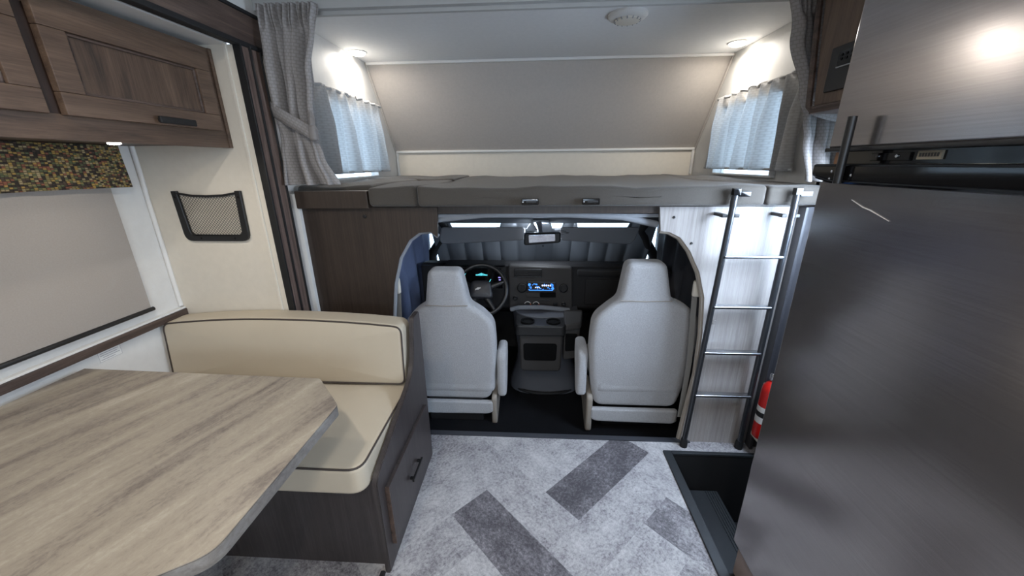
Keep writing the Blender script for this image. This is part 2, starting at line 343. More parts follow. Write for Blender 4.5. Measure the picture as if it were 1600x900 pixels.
def slab(bm, outline, f, a, b, r, rings=5, dome=0):
    """outline in 2D, mapped by f(u,v,s) with s from a to b; both rims rounded with radius r; dome bulges the faces"""
    t = bmesh.new(); n = len(outline); P = [Vector(p) for p in outline]
    area2 = sum(P[i].x*P[(i+1) % n].y-P[(i+1) % n].x*P[i].y for i in range(n))
    if area2 < 0: P = P[::-1]
    nor = []
    for i in range(n):
        d = (P[(i+1) % n]-P[i-1]).normalized(); nor.append(Vector((-d.y, d.x)))
    sg = 1 if b > a else -1; seq = []
    for k in range(rings+1): q = PI/2*k/rings; seq.append((r*(1-math.sin(q)), a+sg*r*(1-math.cos(q))))
    seq2 = [(i, b-(s-a)) for i, s in seq[::-1]]
    allr = seq+seq2; R_ = []
    c = Vector(((min(p.x for p in P)+max(p.x for p in P))/2, (min(p.y for p in P)+max(p.y for p in P))/2))
    for ins, s in allr: R_.append([t.verts.new(f(*(P[i]+nor[i]*ins), s)) for i in range(n)])
    for x, y in zip(R_, R_[1:]):
        for i in range(n): t.faces.new((x[i], x[(i+1) % n], y[(i+1) % n], y[i]))
    if dome:        # concentric rings swelling towards the middle of each face
        for ring0, ins, s0, sd in ((R_[0], allr[0][0], allr[0][1], -sg), (R_[-1], allr[-1][0], allr[-1][1], sg)):
            base = [P[i]+nor[i]*ins for i in range(n)]; prev = ring0
            for k in (.95, .88, .76, .6, .42, .22):
                cur = [t.verts.new(f(*(c+(q-c)*k), s0+sd*dome*(1-k**3))) for q in base]
                for i in range(n): t.faces.new((prev[i], prev[(i+1) % n], cur[(i+1) % n], cur[i]))
                prev = cur
            m_ = t.verts.new(f(*c, s0+sd*dome))
            for i in range(n): t.faces.new((prev[i], prev[(i+1) % n], m_))
    else:
        f1 = t.faces.new(R_[0][::-1]); f2 = t.faces.new(R_[-1]); bmesh.ops.triangulate(t, faces=[f1, f2])
    bmesh.ops.recalc_face_normals(t, faces=t.faces); merge(bm, t); return bm
ORG = {}
def finish(o, smooth=True, angle=40):
    me = o.data
    if smooth:
        me.polygons.foreach_set('use_smooth', [True]*len(me.polygons))
        try: me.set_sharp_from_angle(angle=math.radians(angle))
        except Exception: pass
        ar = sorted(p.area for p in me.polygons)
        if ar[-1] > 15*max(ar[len(ar)//2], 1e-9):       # big flat faces with small bevels: keep the flats flat
            m = o.modifiers.new('weighted', 'WEIGHTED_NORMAL'); m.keep_sharp = True; m.weight = 100
def obj(name, bm, mat, parent=None, origin=None, smooth=True, angle=40):
    me = bpy.data.meshes.new(name)
    if parent is not None: off = ORG[parent.name] if origin is None else Vector(origin)
    elif origin is not None: off = Vector(origin)
    else:
        xs = [v.co for v in bm.verts]
        off = Vector((sum(v.x for v in xs)/len(xs), sum(v.y for v in xs)/len(xs), min(v.z for v in xs)))
    bmesh.ops.translate(bm, verts=bm.verts, vec=-off)
    bm.to_mesh(me); bm.free(); o = bpy.data.objects.new(name, me); COL.objects.link(o)
    mats = mat if isinstance(mat, (list, tuple)) else [mat]
    for q in mats: me.materials.append(q)
    o.location = off if parent is None else off-ORG[parent.name]
    if parent is not None: o.parent = parent
    ORG[o.name] = Vector(off); finish(o, smooth, angle); return o
def tag(o, label, cat, group=None):
    o['label'] = label; o['category'] = cat
    if group: o['group'] = group
    return o
def thing(name, loc, label, cat, group=None):
    o = bpy.data.objects.new(name, None); COL.objects.link(o); o.location = loc; o.empty_display_size = .05
    ORG[o.name] = Vector(loc); return tag(o, label, cat, group)
def struct(name, bm, mat, parent=None, **k):
    o = obj(name, bm, mat, parent, origin=None if parent is not None else (0, 0, 0), **k)
    if parent is None: o['kind'] = 'structure'
    return o
def joinbm(*bms):
    r = newbm()
    for b in bms: merge(r, b)
    return r

# ================================================================ STRUCTURE
# floor : herringbone planks clipped to the floor's rectangles, leaving the step well open
def clip(poly, x0, x1, y0, y1):
    for ax, s, lim in ((0, 1, x0), (0, -1, x1), (1, 1, y0), (1, -1, y1)):
        out = []
        for i in range(len(poly)):
            a, b = poly[i-1], poly[i]; da = s*(a[ax]-lim); db = s*(b[ax]-lim)
            if da*db < 0:
                q = da/(da-db); out.append((a[0]+(b[0]-a[0])*q, a[1]+(b[1]-a[1])*q))
            if db >= 0: out.append(b)
        poly = out
        if not poly: return []
    return poly
def build_floor():
    bm = newbm(); tone = bm.faces.layers.float.new('tone'); uvl = bm.loops.layers.uv.new('UVMap')
    W_ = .19; O = (.198, 1.183); e1 = (.7071, .7071); e2 = (-.7071, .7071); rnd = random.Random(3)
    rects = [(-1.62, .70, -2.0, 1.68), (.70, 1.22, 1.59, 1.68), (.70, 1.22, -2.0, .98)]
    special = {(0, 0, 'H'): -.30, (-2, -1, 'V'): -.27, (1, -4, 'V'): -.16}
    for x in range(-22, 22):
        for y in range(-22, 22):
            k = (x-y) % 6
            if k == 0: cells = [(0, 0), (3, 0), (3, 1), (0, 1)]; ty = 'H'
            elif k == 5: cells = [(0, 0), (1, 0), (1, 3), (0, 3)]; ty = 'V'
            else: continue
            tn = special.get((x, y, ty)); 
            if tn is None: tn = rnd.choice([0, .03, .06, -.03, .10, -.08, .04, .07])
            du = rnd.random()*20; dv = rnd.random()*20
            poly = [(O[0]+(x+a)*W_*e1[0]+(y+b)*W_*e2[0], O[1]+(x+a)*W_*e1[1]+(y+b)*W_*e2[1]) for a, b in cells]
            for rc in rects:
                c = clip(poly, *rc)
                if len(c) < 3: continue
                try: f = bm.faces.new([bm.verts.new((p[0], p[1], 0)) for p in c])
                except ValueError: continue
                f[tone] = tn
                for l in f.loops:
                    dx, dy = l.vert.co.x-O[0], l.vert.co.y-O[1]; u = dx*e1[0]+dy*e1[1]; v = dx*e2[0]+dy*e2[1]
                    l[uvl].uv = (u+du, v+dv) if ty == 'H' else (v+du, u+dv)
    bmesh.ops.recalc_face_normals(bm, faces=bm.faces)
    if bm.faces[:][0].normal.z < 0: bmesh.ops.reverse_faces(bm, faces=bm.faces)
    return struct('floor', bm, M['floor'], smooth=False)
build_floor()
sub = B(-1.66, .68, -2.05, 1.68, -.06, -.004); box(sub, .68, 1.22, 1.6, 1.68, -.06, -.004); box(sub, .68, 1.22, -2.05, .975, -.06, -.004)
struct('floor_underlay', sub, M['bulk'])
struct('floor_cab', B(-.86, .97, 1.70, 3.0, -.16, -.12), M['carpet'])
struct('trim_1', joinbm(B(-.64, .84, 1.668, 1.70, -.13, .006, bev=.002)), plain('black_floor_edge', srgb(52, 54, 60), .35))
struct('trim_2', B(-.548, -.53, -2, .935, -.001, .012, bev=.003), M['rubber'])     # edge strip of the slide-out floor

# slide-out room (left)
struct('wall_slide_left', B(-1.66, -1.61, -2.05, 1.55, 0, 2.1), M['white_wall'])
struct('wall_slide_end', B(-1.61, -1.092, 1.5, 1.55, 0, 1.84), M['wall'])
struct('ceiling_slide', B(-1.61, -1.12, -2.05, 1.5, 1.84, 1.87), M['white_wall'])
struct('trim_3', tube(newbm(), [(-1.604, 1.494, .82), (-1.604, 1.494, 1.84)], .009, 10), M['trimwhite'])
struct('trim_4', B(-1.135, -1.122, 1.492, 1.5, .5, 1.84, bev=.002), M['wall'])
# main left wall: above the slide opening, and beyond it
struct('wall_left', joinbm(B(-1.15, -1.10, -2.05, 1.555, 1.88, 2.118), B(-1.15, -1.10, 1.555, 1.73, 0, 2.118)), M['white_wall'])
sr = thing('slide_flange', (-1.085, 1.5, 0), 'dark wood grain flange framing the slide-out room beside the net pocket wall', 'trim')
obj('upright_board', B(-1.1, -1.075, 1.505, 1.607, 0, 1.845, bev=.003), M['trim_wood'], sr)
g = B(-1.1, -1.068, 1.545, 1.553, 0, 1.845, bev=.002); box(g, -1.1, -1.070, 1.497, 1.507, 0, 1.845, bev=.002); box(g, -1.1, -1.070, 1.604, 1.614, 0, 1.845, bev=.002)
obj('groove_strip', g, M['black'], sr)
obj('top_board', B(-1.1, -1.078, -2, 1.655, 1.855, 1.955, bev=.003), M['wood_dark_y'], sr)
g = B(-1.105, -1.07, -2, 1.655, 1.838, 1.856, bev=.003); obj('seal_strip', g, M['rubber'], sr)
obj('top_strip', B(-1.105, -1.074, -2, 1.655, 1.955, 1.968, bev=.003), M['rubber'], sr)
obj('end_cap', B(-1.098, -1.062, 1.655, 1.682, 1.825, 1.975, bev=.006), M['black'], sr)

# coach ceiling, header, rear wall and right wall
struct('ceiling', B(-1.16, 1.27, -2.05, 1.70, 2.12, 2.16), M['ceil'])
struct('ceiling_cabover', B(-1.16, 1.27, 1.70, 2.72, 2.05, 2.12), M['ceil'])
hd = newbm(); box(hd, -1.1, 1.2, 1.655, 1.715, 1.992, 2.13, bev=.004); box(hd, -1.1, 1.2, 1.68, 1.70, 1.978, 1.994, bev=.003)
struct('trim_5', hd, plain('grey_header', srgb(168, 168, 166), .6))
struct('wall_rear', joinbm(B(-1.66, -.55, -2.1, -2.05, 0, 2.14), B(.85, 1.3, -2.1, -2.05, 0, 2.14), B(-.55, .85, -2.1, -2.05, 0, 1.1), B(-.55, .85, -2.1, -2.05, 1.8, 2.14)), M['white_wall'])
rw = B(1.22, 1.27, -2.05, .99, -.3, 2.14); box(rw, 1.22, 1.27, 1.62, 1.75, -.3, 2.14)
struct('wall_right', rw, M['white_wall'])
# entry door in the right wall, mostly hidden by the fridge: lit window in its upper half
dr = struct('door_1', joinbm(B(1.225, 1.265, .99, 1.62, -.45, .95), B(1.225, 1.265, .99, 1.62, 1.66, 2.12), B(1.225, 1.265, .99, 1.07, .95, 1.66), B(1.225, 1.265, 1.50, 1.62, .95, 1.66)), plain('dark_entry_door', srgb(60, 60, 64), .4))
obj('pane', B(1.24, 1.246, 1.07, 1.50, .95, 1.66), M['glass'], dr)
struct('trim_6', joinbm(B(1.185, 1.222, 1.60, 1.650, 0, 1.97, bev=.004)), M['black'])
struct('wall_door_jamb', joinbm(B(1.125, 1.222, 1.655, 1.70, 0, 1.236, bev=.003), B(1.125, 1.14, 1.635, 1.66, 0, 1.236, bev=.003)), plain('dark_grey_jamb', srgb(58, 58, 62), .4))
# cab-over walls with window openings
def sidewall(x0, x1):
    b = newbm(); ya, yb, za, zb = 2.06, 2.70, 1.345, 1.74
    box(b, x0, x1, 1.73, ya, 1.2, 2.12); box(b, x0, x1, yb, 3.25, 1.2, 2.12)
    box(b, x0, x1, ya, yb, 1.2, za); box(b, x0, x1, ya, yb, zb, 2.12); return b
struct('wall_cabover_left', sidewall(-1.16, -1.11), M['white_wall'])
struct('wall_cabover_right', sidewall(1.22, 1.27), M['white_wall'])
for nm, x, sx in (('window_1', -1.11, 1), ('window_2', 1.22, -1)):
    f = newbm(); r_ = .008
    for (a, b2, c, d) in ((2.05, 2.71, 1.338, 1.350), (2.05, 2.71, 1.735, 1.75), (2.05, 2.065, 1.35, 1.735), (2.695, 2.71, 1.35, 1.735)):
        box(f, min(x, x+sx*r_)-.02, max(x, x+sx*r_), a, b2, c, d, bev=.003)
    fo = struct(nm, f, M['trimwhite'])
    obj('pane', B(x-sx*.03-.002, x-sx*.03+.002, 2.06, 2.70, 1.345, 1.74), M['glass'], fo)
# sloping nose headliner and its lower band
nz = prism(newbm(), [(2.70, 2.055), (3.105, 1.515), (3.145, 1.54), (2.74, 2.09)], 'x', -1.14, 1.25)
struct('ceiling_nose', nz, M['slope'])
struct('wall_front', B(-1.14, 1.25, 3.105, 3.15, 1.2, 1.53), M['wall'])
struct('trim_7', joinbm(B(-1.1, 1.21, 3.085, 3.11, 1.505, 1.523, bev=.005), B(-1.1, 1.21, 2.685, 2.705, 2.034, 2.05, bev=.004), B(1.195, 1.212, 3.09, 3.108, 1.33, 1.51, bev=.003), B(-1.104, -1.088, 3.09, 3.108, 1.33, 1.51, bev=.003)), M['trimwhite'])
for s, x in ((1, -1.105), (-1, 1.215)):
    struct('trim_8' if s > 0 else 'trim_9', tube(newbm(), [(x, 3.10, 1.51), (x, 2.695, 2.05)], .007, 8), M['slope'])

# bulkhead round the cab opening
top = 1.235
openL = [(-.437, top), (-.445, 1.10), (-.475, 1.125), (-.53, 1.12), (-.58, 1.085), (-.635, 1.0), (-.675, .87), (-.70, .70), (-.71, .4), (-.68, .02), (-.66, 0)]
openR = [(.545, top), (.56, 1.13), (.60, 1.125), (.65, 1.10), (.70, 1.04), (.755, .94), (.795, .82), (.815, .62), (.82, .4), (.80, .15), (.79, 0)]
pl = [(-1.1, 0), (-1.1, top)] + openL
struct('wall_bulkhead_left', prism(newbm(), pl, 'y', 1.68, 1.70), M['bulk'])
pr = [(1.125, 0), (1.125, top)] + openR
struct('wall_bulkhead_right', prism(newbm(), pr, 'y', 1.68, 1.70), M['bulk_light'])
def strip(path, y0, y1, r=.011):
    return tube(newbm(), [(x, y0, z) for x, z in path], r, 8)
struct('trim_20', B(-1.1, -1.066, 1.656, 1.679, 0, 1.30, bev=.002), M['trimwhite'])
struct('trim_10', strip(openL[1:], 1.70, 1.7, .012), M['headliner'])
struct('trim_11', strip(openR[1:], 1.70, 1.7, .014), M['seat_side'])
# raised wood box at the left of the bunk
struct('trim_12', B(-1.066, -.735, 1.64, 1.68, 1.235, 1.312, bev=.004), M['bulk'])
hs = newbm(); lathe(hs, [(.009, 0), (.009, .003), (.005, .004)], 12, (-.775, 1.678, 1.196), 'y')
tag(obj('hole_plug', hs, M['black']), 'small round black hole plug on the dark bulkhead below the bunk', 'plug')
for i, (x, z, lb) in enumerate([(.61, 1.19, 'tiny dark screw at the top left of the light bulkhead panel'), (.70, 1.075, 'tiny dark screw on the light panel above the passenger opening'), (.86, .695, 'pale round screw cap between the two middle ladder rungs')]):
    b = newbm(); lathe(b, [(.006 if i < 2 else .011, 0), (.005 if i < 2 else .009, .003)], 12, (x, 1.679, z), 'y')
    tag(obj('screw_cap', b, M['black'] if i < 2 else M['bulk_light']), lb, 'screw cap')

# cab shell
cab = newbm(); box(cab, -.92, -.86, 1.70, 3.0, -.16, 1.24); box(cab, .97, 1.03, 1.70, 3.0, -.16, 1.24)
struct('wall_cab_sides', cab, M['dash'])
struct('wall_firewall', B(-.9, 1.0, 2.97, 3.03, -.16, .62), M['dash'])
struct('ceiling_cab', B(-1.1, 1.22, 1.70, 3.2, 1.205, 1.236), M['bulk'])
hl = prism(newbm(), [(1.72, 1.20), (1.72, 1.185), (2.2, 1.15), (2.5, 1.075), (2.60, 1.027), (2.64, 1.019), (2.68, 1.024), (2.68, 1.2)], 'x', -.80, .93)
struct('ceiling_headliner', hl, M['headliner'])
rim = newbm(); tube(rim, [(-.60, 1.76, 1.10), (-.45, 1.74, 1.175), (-.2, 1.73, 1.20), (.1, 1.73, 1.20), (.4, 1.73, 1.185), (.56, 1.74, 1.15)], .016, 10)
struct('trim_13', rim, M['headliner'])
# A pillars
for nm, s, xa, xb in (('trim_14', -1, -.84, -.66), ('trim_15', 1, .95, .78)):
    p = newbm(); tube(p, [(xa, 2.95, .60), (xa-s*.03, 2.86, .74), (xb-s*.02, 2.70, .96), (xb, 2.60, 1.06)], [.045, .038, .030, .034], 12); struct(nm, p, M['dashlight'])
# windshield glass with sky beyond
ws = newbm(); box(ws, -.86, .97, -.003, .003, 0, .52)
bmesh.ops.rotate(ws, verts=ws.verts, cent=(0, 0, 0), matrix=Matrix.Rotation(math.radians(32), 3, 'X')); bmesh.ops.translate(ws, verts=ws.verts, vec=(0, 2.97, .61))
struct('window_3', ws, M['glass'])

# ================================================================ CAB CONTENTS
# folding windshield cover: pleated panels with uneven top, leaving slits of daylight
def cover():
    bm = newbm(); nx = 150; rows = 8
    def topf(x):
        if -.60 < x < -.24: return .981+.006*(x+.62)/.38
        if .12 < x < .20: return .976
        if .30 < x < .66: return .983
        return 1.02
    prev = None
    for i in range(nx+1):
        x = -.752+1.61*i/nx; ph = (x+.8)/.135
        fold = abs((ph % 1)-.5)*2; dy = .022*fold**3; c = []
        for j in range(rows+1):
            q = j/rows; zt = topf(x); z = .64+(zt-.64)*q; y = 2.905-(z-.60)*.62+dy*(1-.3*q)+.004*math.sin(9*x+7*q)
            c.append(bm.verts.new((x, y, z)))
        if prev:
            for j in range(rows): bm.faces.new((prev[j], c[j], c[j+1], prev[j+1]))
        prev = c
    bmesh.ops.recalc_face_normals(bm, faces=bm.faces)
    o = obj('windshield_cover', bm, M['silver_cover']); m = o.modifiers.new('s', 'SOLIDIFY'); m.thickness = .004
    return tag(o, 'pleated grey privacy cover hanging inside the windshield above the dashboard', 'windshield cover')
cover()
# side privacy curtains
def side_cloth(x, s, mat, label):
    bm = newbm(); n = 60; rows = 14; prev = None
    for i in range(n+1):
        u = i/n; y = 1.74+1.02*u; c = []
        for j in range(rows+1):
            q = j/rows; ztop = 1.12-.16*max(0, (u-.55))*1.6; z = .30+(ztop-.30)*q
            xx = x + s*(.012*math.sin(y*34+q*2.2)+.018*math.sin(y*11-q*3.1)*q)
            c.append(bm.verts.new((xx, y, z)))
        if prev:
            for j in range(rows): bm.faces.new((prev[j], c[j], c[j+1], prev[j+1]))
        prev = c
    o = obj('privacy_curtain', bm, mat); m = o.modifiers.new('s', 'SOLIDIFY'); m.thickness = .003
    return tag(o, label, 'curtain')
side_cloth(-.815, 1, M['curtain_blue'], 'blue grey privacy curtain over the driver side cab window')
side_cloth(.925, -1, M['curtain_dark'], 'charcoal privacy curtain over the passenger side cab window')

# sun visors
def visor(x0, x1, label, tiltz):
    t = thing('sun_visor', ((x0+x1)/2, 2.5, .95), label, 'sun visor', 'sun visors above the windshield')
    bm = newbm()
    o = roundpoly([(x0, .895), (x0+.03, 1.017), (x1, 1.017+tiltz), (x1, .925)], [.05, .02, .02, .04])
    slab(bm, o, lambda u, v, s: (u, s+(1.0-v)*.25, v), 2.47, 2.492, .008, dome=.002)
    obj('panel', bm, M['visor'], t)
    obj('rod', tube(newbm(), [(x0+.02, 2.49, 1.006), (x1+.01, 2.49, 1.006+tiltz), (x1+.03, 2.50, 1.04)], .005, 8), M['headliner'], t)
    return t
visor(-.655, -.06, 'long grey sun visor folded down in front of the steering wheel', 0)
v = visor(.66, .17, 'grey sun visor folded down on the passenger side', 0)
for x in (-.02, .15):
    b = newbm()
    for k in range(7):
        a = random.random()*.05; tube(b, [(x-.05+a, 2.45, .995-.004*k), (x-.02+a, 2.44, 1.0-.004*k+random.uniform(-.006, .006)), (x+.03+a, 2.45, .997-.004*k)], .002, 6)
    tag(obj('wiring_bundle', b, M['alu']), 'crumpled wires %s the mirror stem' % ('left of' if x < 0 else 'right of'), 'wires')
# glowing lens and light added above the mirror to brighten the cab
t = thing('added_cab_light', (.05, 2.56, 1.05), 'small added cab light at the windshield header just above the rearview mirror', 'lamp')
obj('housing', B(-.01, .10, 2.50, 2.60, 1.035, 1.06, bev=.006), M['headliner'], t)
b = newbm(); slab(b, roundpoly([(-.005, 1.045), (.03, .985), (.055, .985), (.05, 1.045)], .008), lambda u, v, s: (u, s, v), 2.49, 2.50, .003)
obj('lens', b, plain('added_light_lens', srgb(240, 248, 255), .4, emit=3, ec=(.85, .93, 1, 1)), t)
l = bpy.data.lights.new('added_cab_glow', 'AREA'); l.shape = 'DISK'; l.size = .05; l.energy = 3.0; l.color = (.78, .88, 1)
lo = bpy.data.objects.new('added_cab_glow', l); COL.objects.link(lo); lo.parent = t; lo.location = (-.02, -.09, -.02); lo.rotation_euler = (math.radians(30), 0, 0)
# rear view mirror
t = thing('rearview_mirror', (.055, 2.37, .92), 'rearview mirror with black frame hanging below the windshield header', 'mirror')
rm = Matrix.Translation((.05, 2.36, .963)) @ Matrix.Rotation(math.radians(-3), 4, 'Y')
b = newbm(); slab(b, roundpoly([(-.118, -.04), (.118, -.034), (.122, .034), (-.112, .04)], .018), lambda u, v, s: (u, s, v), 0, .03, .01); bmesh.ops.transform(b, matrix=rm, verts=b.verts); obj('frame', b, M['black'], t)
b = newbm(); slab(b, roundpoly([(-.085, -.024), (.085, -.02), (.085, .026), (-.085, .028)], .006), lambda u, v, s: (u, s-v*.1, v), -.006, 0, .002); bmesh.ops.transform(b, matrix=rm, verts=b.verts); obj('glass', b, M['mirror'], t)
obj('stem', tube(newbm(), [(.045, 2.39, .99), (.03, 2.45, 1.05)], [.012, .02], 10), M['chrome'], t)
b = newbm(); lathe(b, [(.003, 0), (.007, .004), (.004, .012)], 10, (.058, 2.355, .911)); obj('toggle', b, M['chrome'], t)

# dashboard : one moulded body with parts
d = thing('dashboard', (.055, 2.5, .43), 'dark grey cab dashboard with lit radio behind the two seats', 'dashboard')
prof = [(2.43, .76), (2.46, .775), (2.6, .755), (2.9, .625), (2.96, .60), (2.96, .35), (2.6, .36), (2.46, .44), (2.44, .47)]
obj('body', prism(newbm(), prof, 'x', -.775, .885, bev=.01), M['dash'], d)
cs = newbm(); slab(cs, roundpoly([(-.172, .775), (.255, .765), (.27, .45), (-.165, .435)], .02), lambda u, v, s: (u, s+(.775-v)*.04, v), 2.385, 2.46, .012)
obj('centre_stack', cs, M['dashlight'], d)
def vent_rect(x0, x1, z0, z1, y):
    b = newbm()
    for a in ((x0, x1, z0, z0+.006), (x0, x1, z1-.006, z1), (x0, x0+.006, z0, z1), (x1-.006, x1, z0, z1)): box(b, a[0], a[1], y-.012, y+.002, a[2], a[3], bev=.002)
    for k in range(5): z = z0+.008+(z1-z0-.016)*k/4; box(b, x0, x1, y-.004, y+.004, z-.0015, z+.0015)
    box(b, (x0+x1)/2-.002, (x0+x1)/2+.002, y-.006, y+.002, z0, z1)
    return b
def vent_rd(x, z, y, r):
    b = newbm(); lathe(b, [(r, 0), (r, .014), (r*.86, .016), (r*.82, .004), (0, .003)], 24, (x, y, z), 'y')
    for k in range(-2, 3):
        h = math.sqrt(max(0, (r*.8)**2-(k*r*.33)**2)); box(b, x+k*r*.33-.002, x+k*r*.33+.002, y-.014, y, z-h, z+h)
    return b
v1 = obj('air_vent', vent_rect(-.13, .055, .700, .755, 2.383), M['black'], d)
obj('air_vent', vent_rd(-.078, .622, 2.39, .033), M['black'], d)
obj('air_vent', vent_rd(.20, .622, 2.39, .030), M['black'], d)
rd = obj('radio', B(-.045, .15, 2.378, 2.40, .60, .668, bev=.004), M['blackgloss'], d)
b = newbm(); rn = random.Random(5)
for k in range(26):
    x = -.035+rn.random()*.16; z = .608+rn.random()*.045; w_ = .004+rn.random()*.014; box(b, x, x+w_, 2.3765, 2.379, z, z+.005)
box(b, -.03, .13, 2.3765, 2.379, .606, .611); lathe(b, [(.009, 0), (.009, .003)], 14, (-.028, 2.379, .648), 'y'); lathe(b, [(.009, 0), (.009, .003)], 14, (.128, 2.379, .622), 'y')
obj('display', b, M['blue_disp'], rd)
b = newbm()
for k in range(5): box(b, .055+k*.013, .063+k*.013, 2.3755, 2.378, .638, .648)
for k in range(3): box(b, .01+k*.012, .017+k*.012, 2.3755, 2.378, .625, .632)
obj('digits', b, M['white_disp'], rd)
obj('storage_slot', joinbm(B(.045, .15, 2.376, 2.40, .558, .590, bev=.003)), M['cupblack'], d)
obj('trim_bar', joinbm(B(-.05, .043, 2.378, 2.40, .558, .590, bev=.003)), M['dashlight'], d)
for x, z, r, c in ((-.125, .545, .017, 0), (-.04, .50, .022, 1), (.018, .50, .022, 1), (.205, .505, .016, 0)):
    b = newbm(); lathe(b, [(r, 0), (r, .004), (r*.72, .006), (r*.66, .022), (0, .024)], 20, (x, 2.396, z), 'y'); k = obj('knob', b, M['black'], d)
    if c:
        b = newbm(); tube(b, [(x+r*.95*math.cos(a), 2.391, z+r*.95*math.sin(a)) for a in [PI*.1+i*PI*.8/8 for i in range(9)]], .0025, 6)
        obj('dial_mark', b, M['paper'], k)
        b = newbm(); tube(b, [(x+r*.95*math.cos(a), 2.390, z+r*.95*math.sin(a)) for a in [-PI*.2+i*PI*.3/5 for i in range(6)]], .003, 6)
        obj('heat_mark', b, M['orange_disp'], k)
for x0, x1, z0, z1 in ((.052, .082, .475, .495), (.135, .165, .488, .515), (.04, .11, .53, .538)):
    obj('button', B(x0, x1, 2.386, 2.40, z0, z1, bev=.003), M['black'], d)
# instrument cluster
obj('cluster_hood', prism(newbm(), [(2.40, .60), (2.40, .762), (2.37, .782), (2.48, .79), (2.5, .60)], 'x', -.60, -.19, bev=.008), M['black'], d)
b = newbm(); box(b, -.58, -.21, 2.392, 2.40, .615, .755); cl = obj('gauge_panel', b, M['blackgloss'], d)
b = newbm()
for k in range(9): box(b, -.39+k*.009, -.384+k*.009, 2.388, 2.392, .705, .712+.010*math.exp(-((k-4)/2)**2))
obj('gauge_light', b, M['cyan_disp'], cl)
for (x, z) in ((-.47, .70), (-.30, .66), (-.50, .65)): obj('gauge_needle', tube(newbm(), [(x, 2.39, z), (x+.012, 2.39, z+.02)], .002, 6), M['cyan_disp'], cl)
b = newbm()
for k in range(4): box(b, -.235-.004*(k % 2), -.222, 2.388, 2.392, .64+k*.016, .648+k*.016, bev=.001)
obj('gear_light', b, M['violet_disp'], cl)
obj('glovebox_door', joinbm(B(.35, .80, 2.425, 2.45, .49, .675, bev=.008)), M['dash'], d)
obj('grab_ledge', B(.29, .90, 2.40, 2.46, .70, .745, bev=.012), M['dash'], d)
obj('column_shroud', tube(newbm(), [(-.325, 2.44, .60), (-.318, 2.16, .69)], [.05, .035], 14), M['black'], d)

# steering wheel
t = thing('steering_wheel', (-.32, 2.12, .69), 'black steering wheel with chrome emblem in front of the driver seat', 'steering wheel')
mt = Matrix.Translation((-.318, 2.12, .695)) @ Matrix.Rotation(math.radians(-28), 4, 'X')
b = newbm(); tube(b, [(.155*math.cos(a), 0, .155*math.sin(a)) for a in [2*PI*i/48 for i in range(48)]], .014, 10, closed=True); bmesh.ops.transform(b, matrix=mt, verts=b.verts); obj('rim', b, M['black'], t)
for a in (math.radians(160), math.radians(20), math.radians(235), math.radians(305)):
    b = newbm(); tube(b, [(.05*math.cos(a), .01, .05*math.sin(a)), (.148*math.cos(a), 0, .148*math.sin(a))], [.022, .012], 10); bmesh.ops.transform(b, matrix=mt, verts=b.verts); obj('spoke', b, M['black'], t)
b = newbm(); slab(b, roundpoly([(-.075, -.055), (.075, -.055), (.06, .055), (-.06, .055)], .03), lambda u, v, s: (u, s, v), -.03, .02, .015, dome=.004); bmesh.ops.transform(b, matrix=mt, verts=b.verts); hb = obj('hub_pad', b, plain('hub_black', srgb(34, 34, 38), .5), t)
b = newbm(); prism(b, [(-.032, -.004), (-.026, .009), (-.010, .009), (-.008, .014), (.008, .014), (.010, .009), (.032, .009), (.026, -.004), (.010, -.004), (.008, -.009), (-.008, -.009), (-.010, -.004)], 'y', -.042, -.036)
bmesh.ops.transform(b, matrix=Matrix.Translation((-.012, -.0, .0)) @ Matrix.Rotation(math.radians(-18), 4, 'Y') @ Matrix.Diagonal((.6, 1, .6, 1)), verts=b.verts); bmesh.ops.transform(b, matrix=mt, verts=b.verts); obj('emblem', b, plain('dull_emblem_metal', srgb(150, 152, 156), .45, .8), hb)

# engine cover and console tray
t = thing('engine_cover', (.08, 2.3, -.12), 'domed grey engine cover between the two cab seats', 'engine cover')
def dog():
    bm = newbm(); secs = [(-.12, .25, 2.25), (-.10, .25, 2.255), (-.04, .235, 2.265), (.04, .21, 2.275), (.12, .195, 2.26), (.20, .195, 2.235), (.35, .215, 2.21), (.45, .225, 2.20), (.48, .215, 2.22)]; prev = None; n = 32
    for z, hw, yf in secs:
        c = []
        for i in range(n+1):
            a = PI*i/n; ex = 2/2.8
            x = .085-hw*math.copysign(abs(math.cos(a))**ex, math.cos(a)); y = 2.43-(2.43-yf)*abs(math.sin(a))**ex; c.append(bm.verts.new((x, y, z)))
        if prev:
            for i in range(n): bm.faces.new((prev[i], prev[i+1], c[i+1], c[i]))
        prev = c
    bm.faces.new(prev); bmesh.ops.recalc_face_normals(bm, faces=bm.faces); return bm
obj('cover_body', dog(), plain('engine_cover_grey', srgb(84, 86, 92), .55, bump=.2), t)
obj('base_lip', tube(newbm(), [(.085-.245*math.cos(a), 2.47-.23*math.sin(a)**.7, -.105) for a in [PI*i/24 for i in range(25)]], .012, 8), M['rubber'], t)
b = newbm(); slab(b, roundpoly([(-.08, .13), (.18, .13), (.19, .46), (-.09, .47)], .03), lambda u, v, s: (u, s, v), 2.135, 2.25, .015); obj('bin_housing', b, M['dashlight'], t)
bb = newbm(); slab(bb, roundpoly([(-.058, .215), (.148, .215), (.152, .335), (-.062, .335)], .02), lambda u, v, s: (u, s, v), 2.128, 2.14, .003); obj('bin_opening', bb, M['cupblack'], t)
b = newbm(); slab(b, roundpoly([(.195, .20), (.285, .22), (.30, .47), (.195, .47)], .02), lambda u, v, s: (u, s, v), 2.16, 2.24, .012); obj('side_pocket', b, M['dashlight'], t)
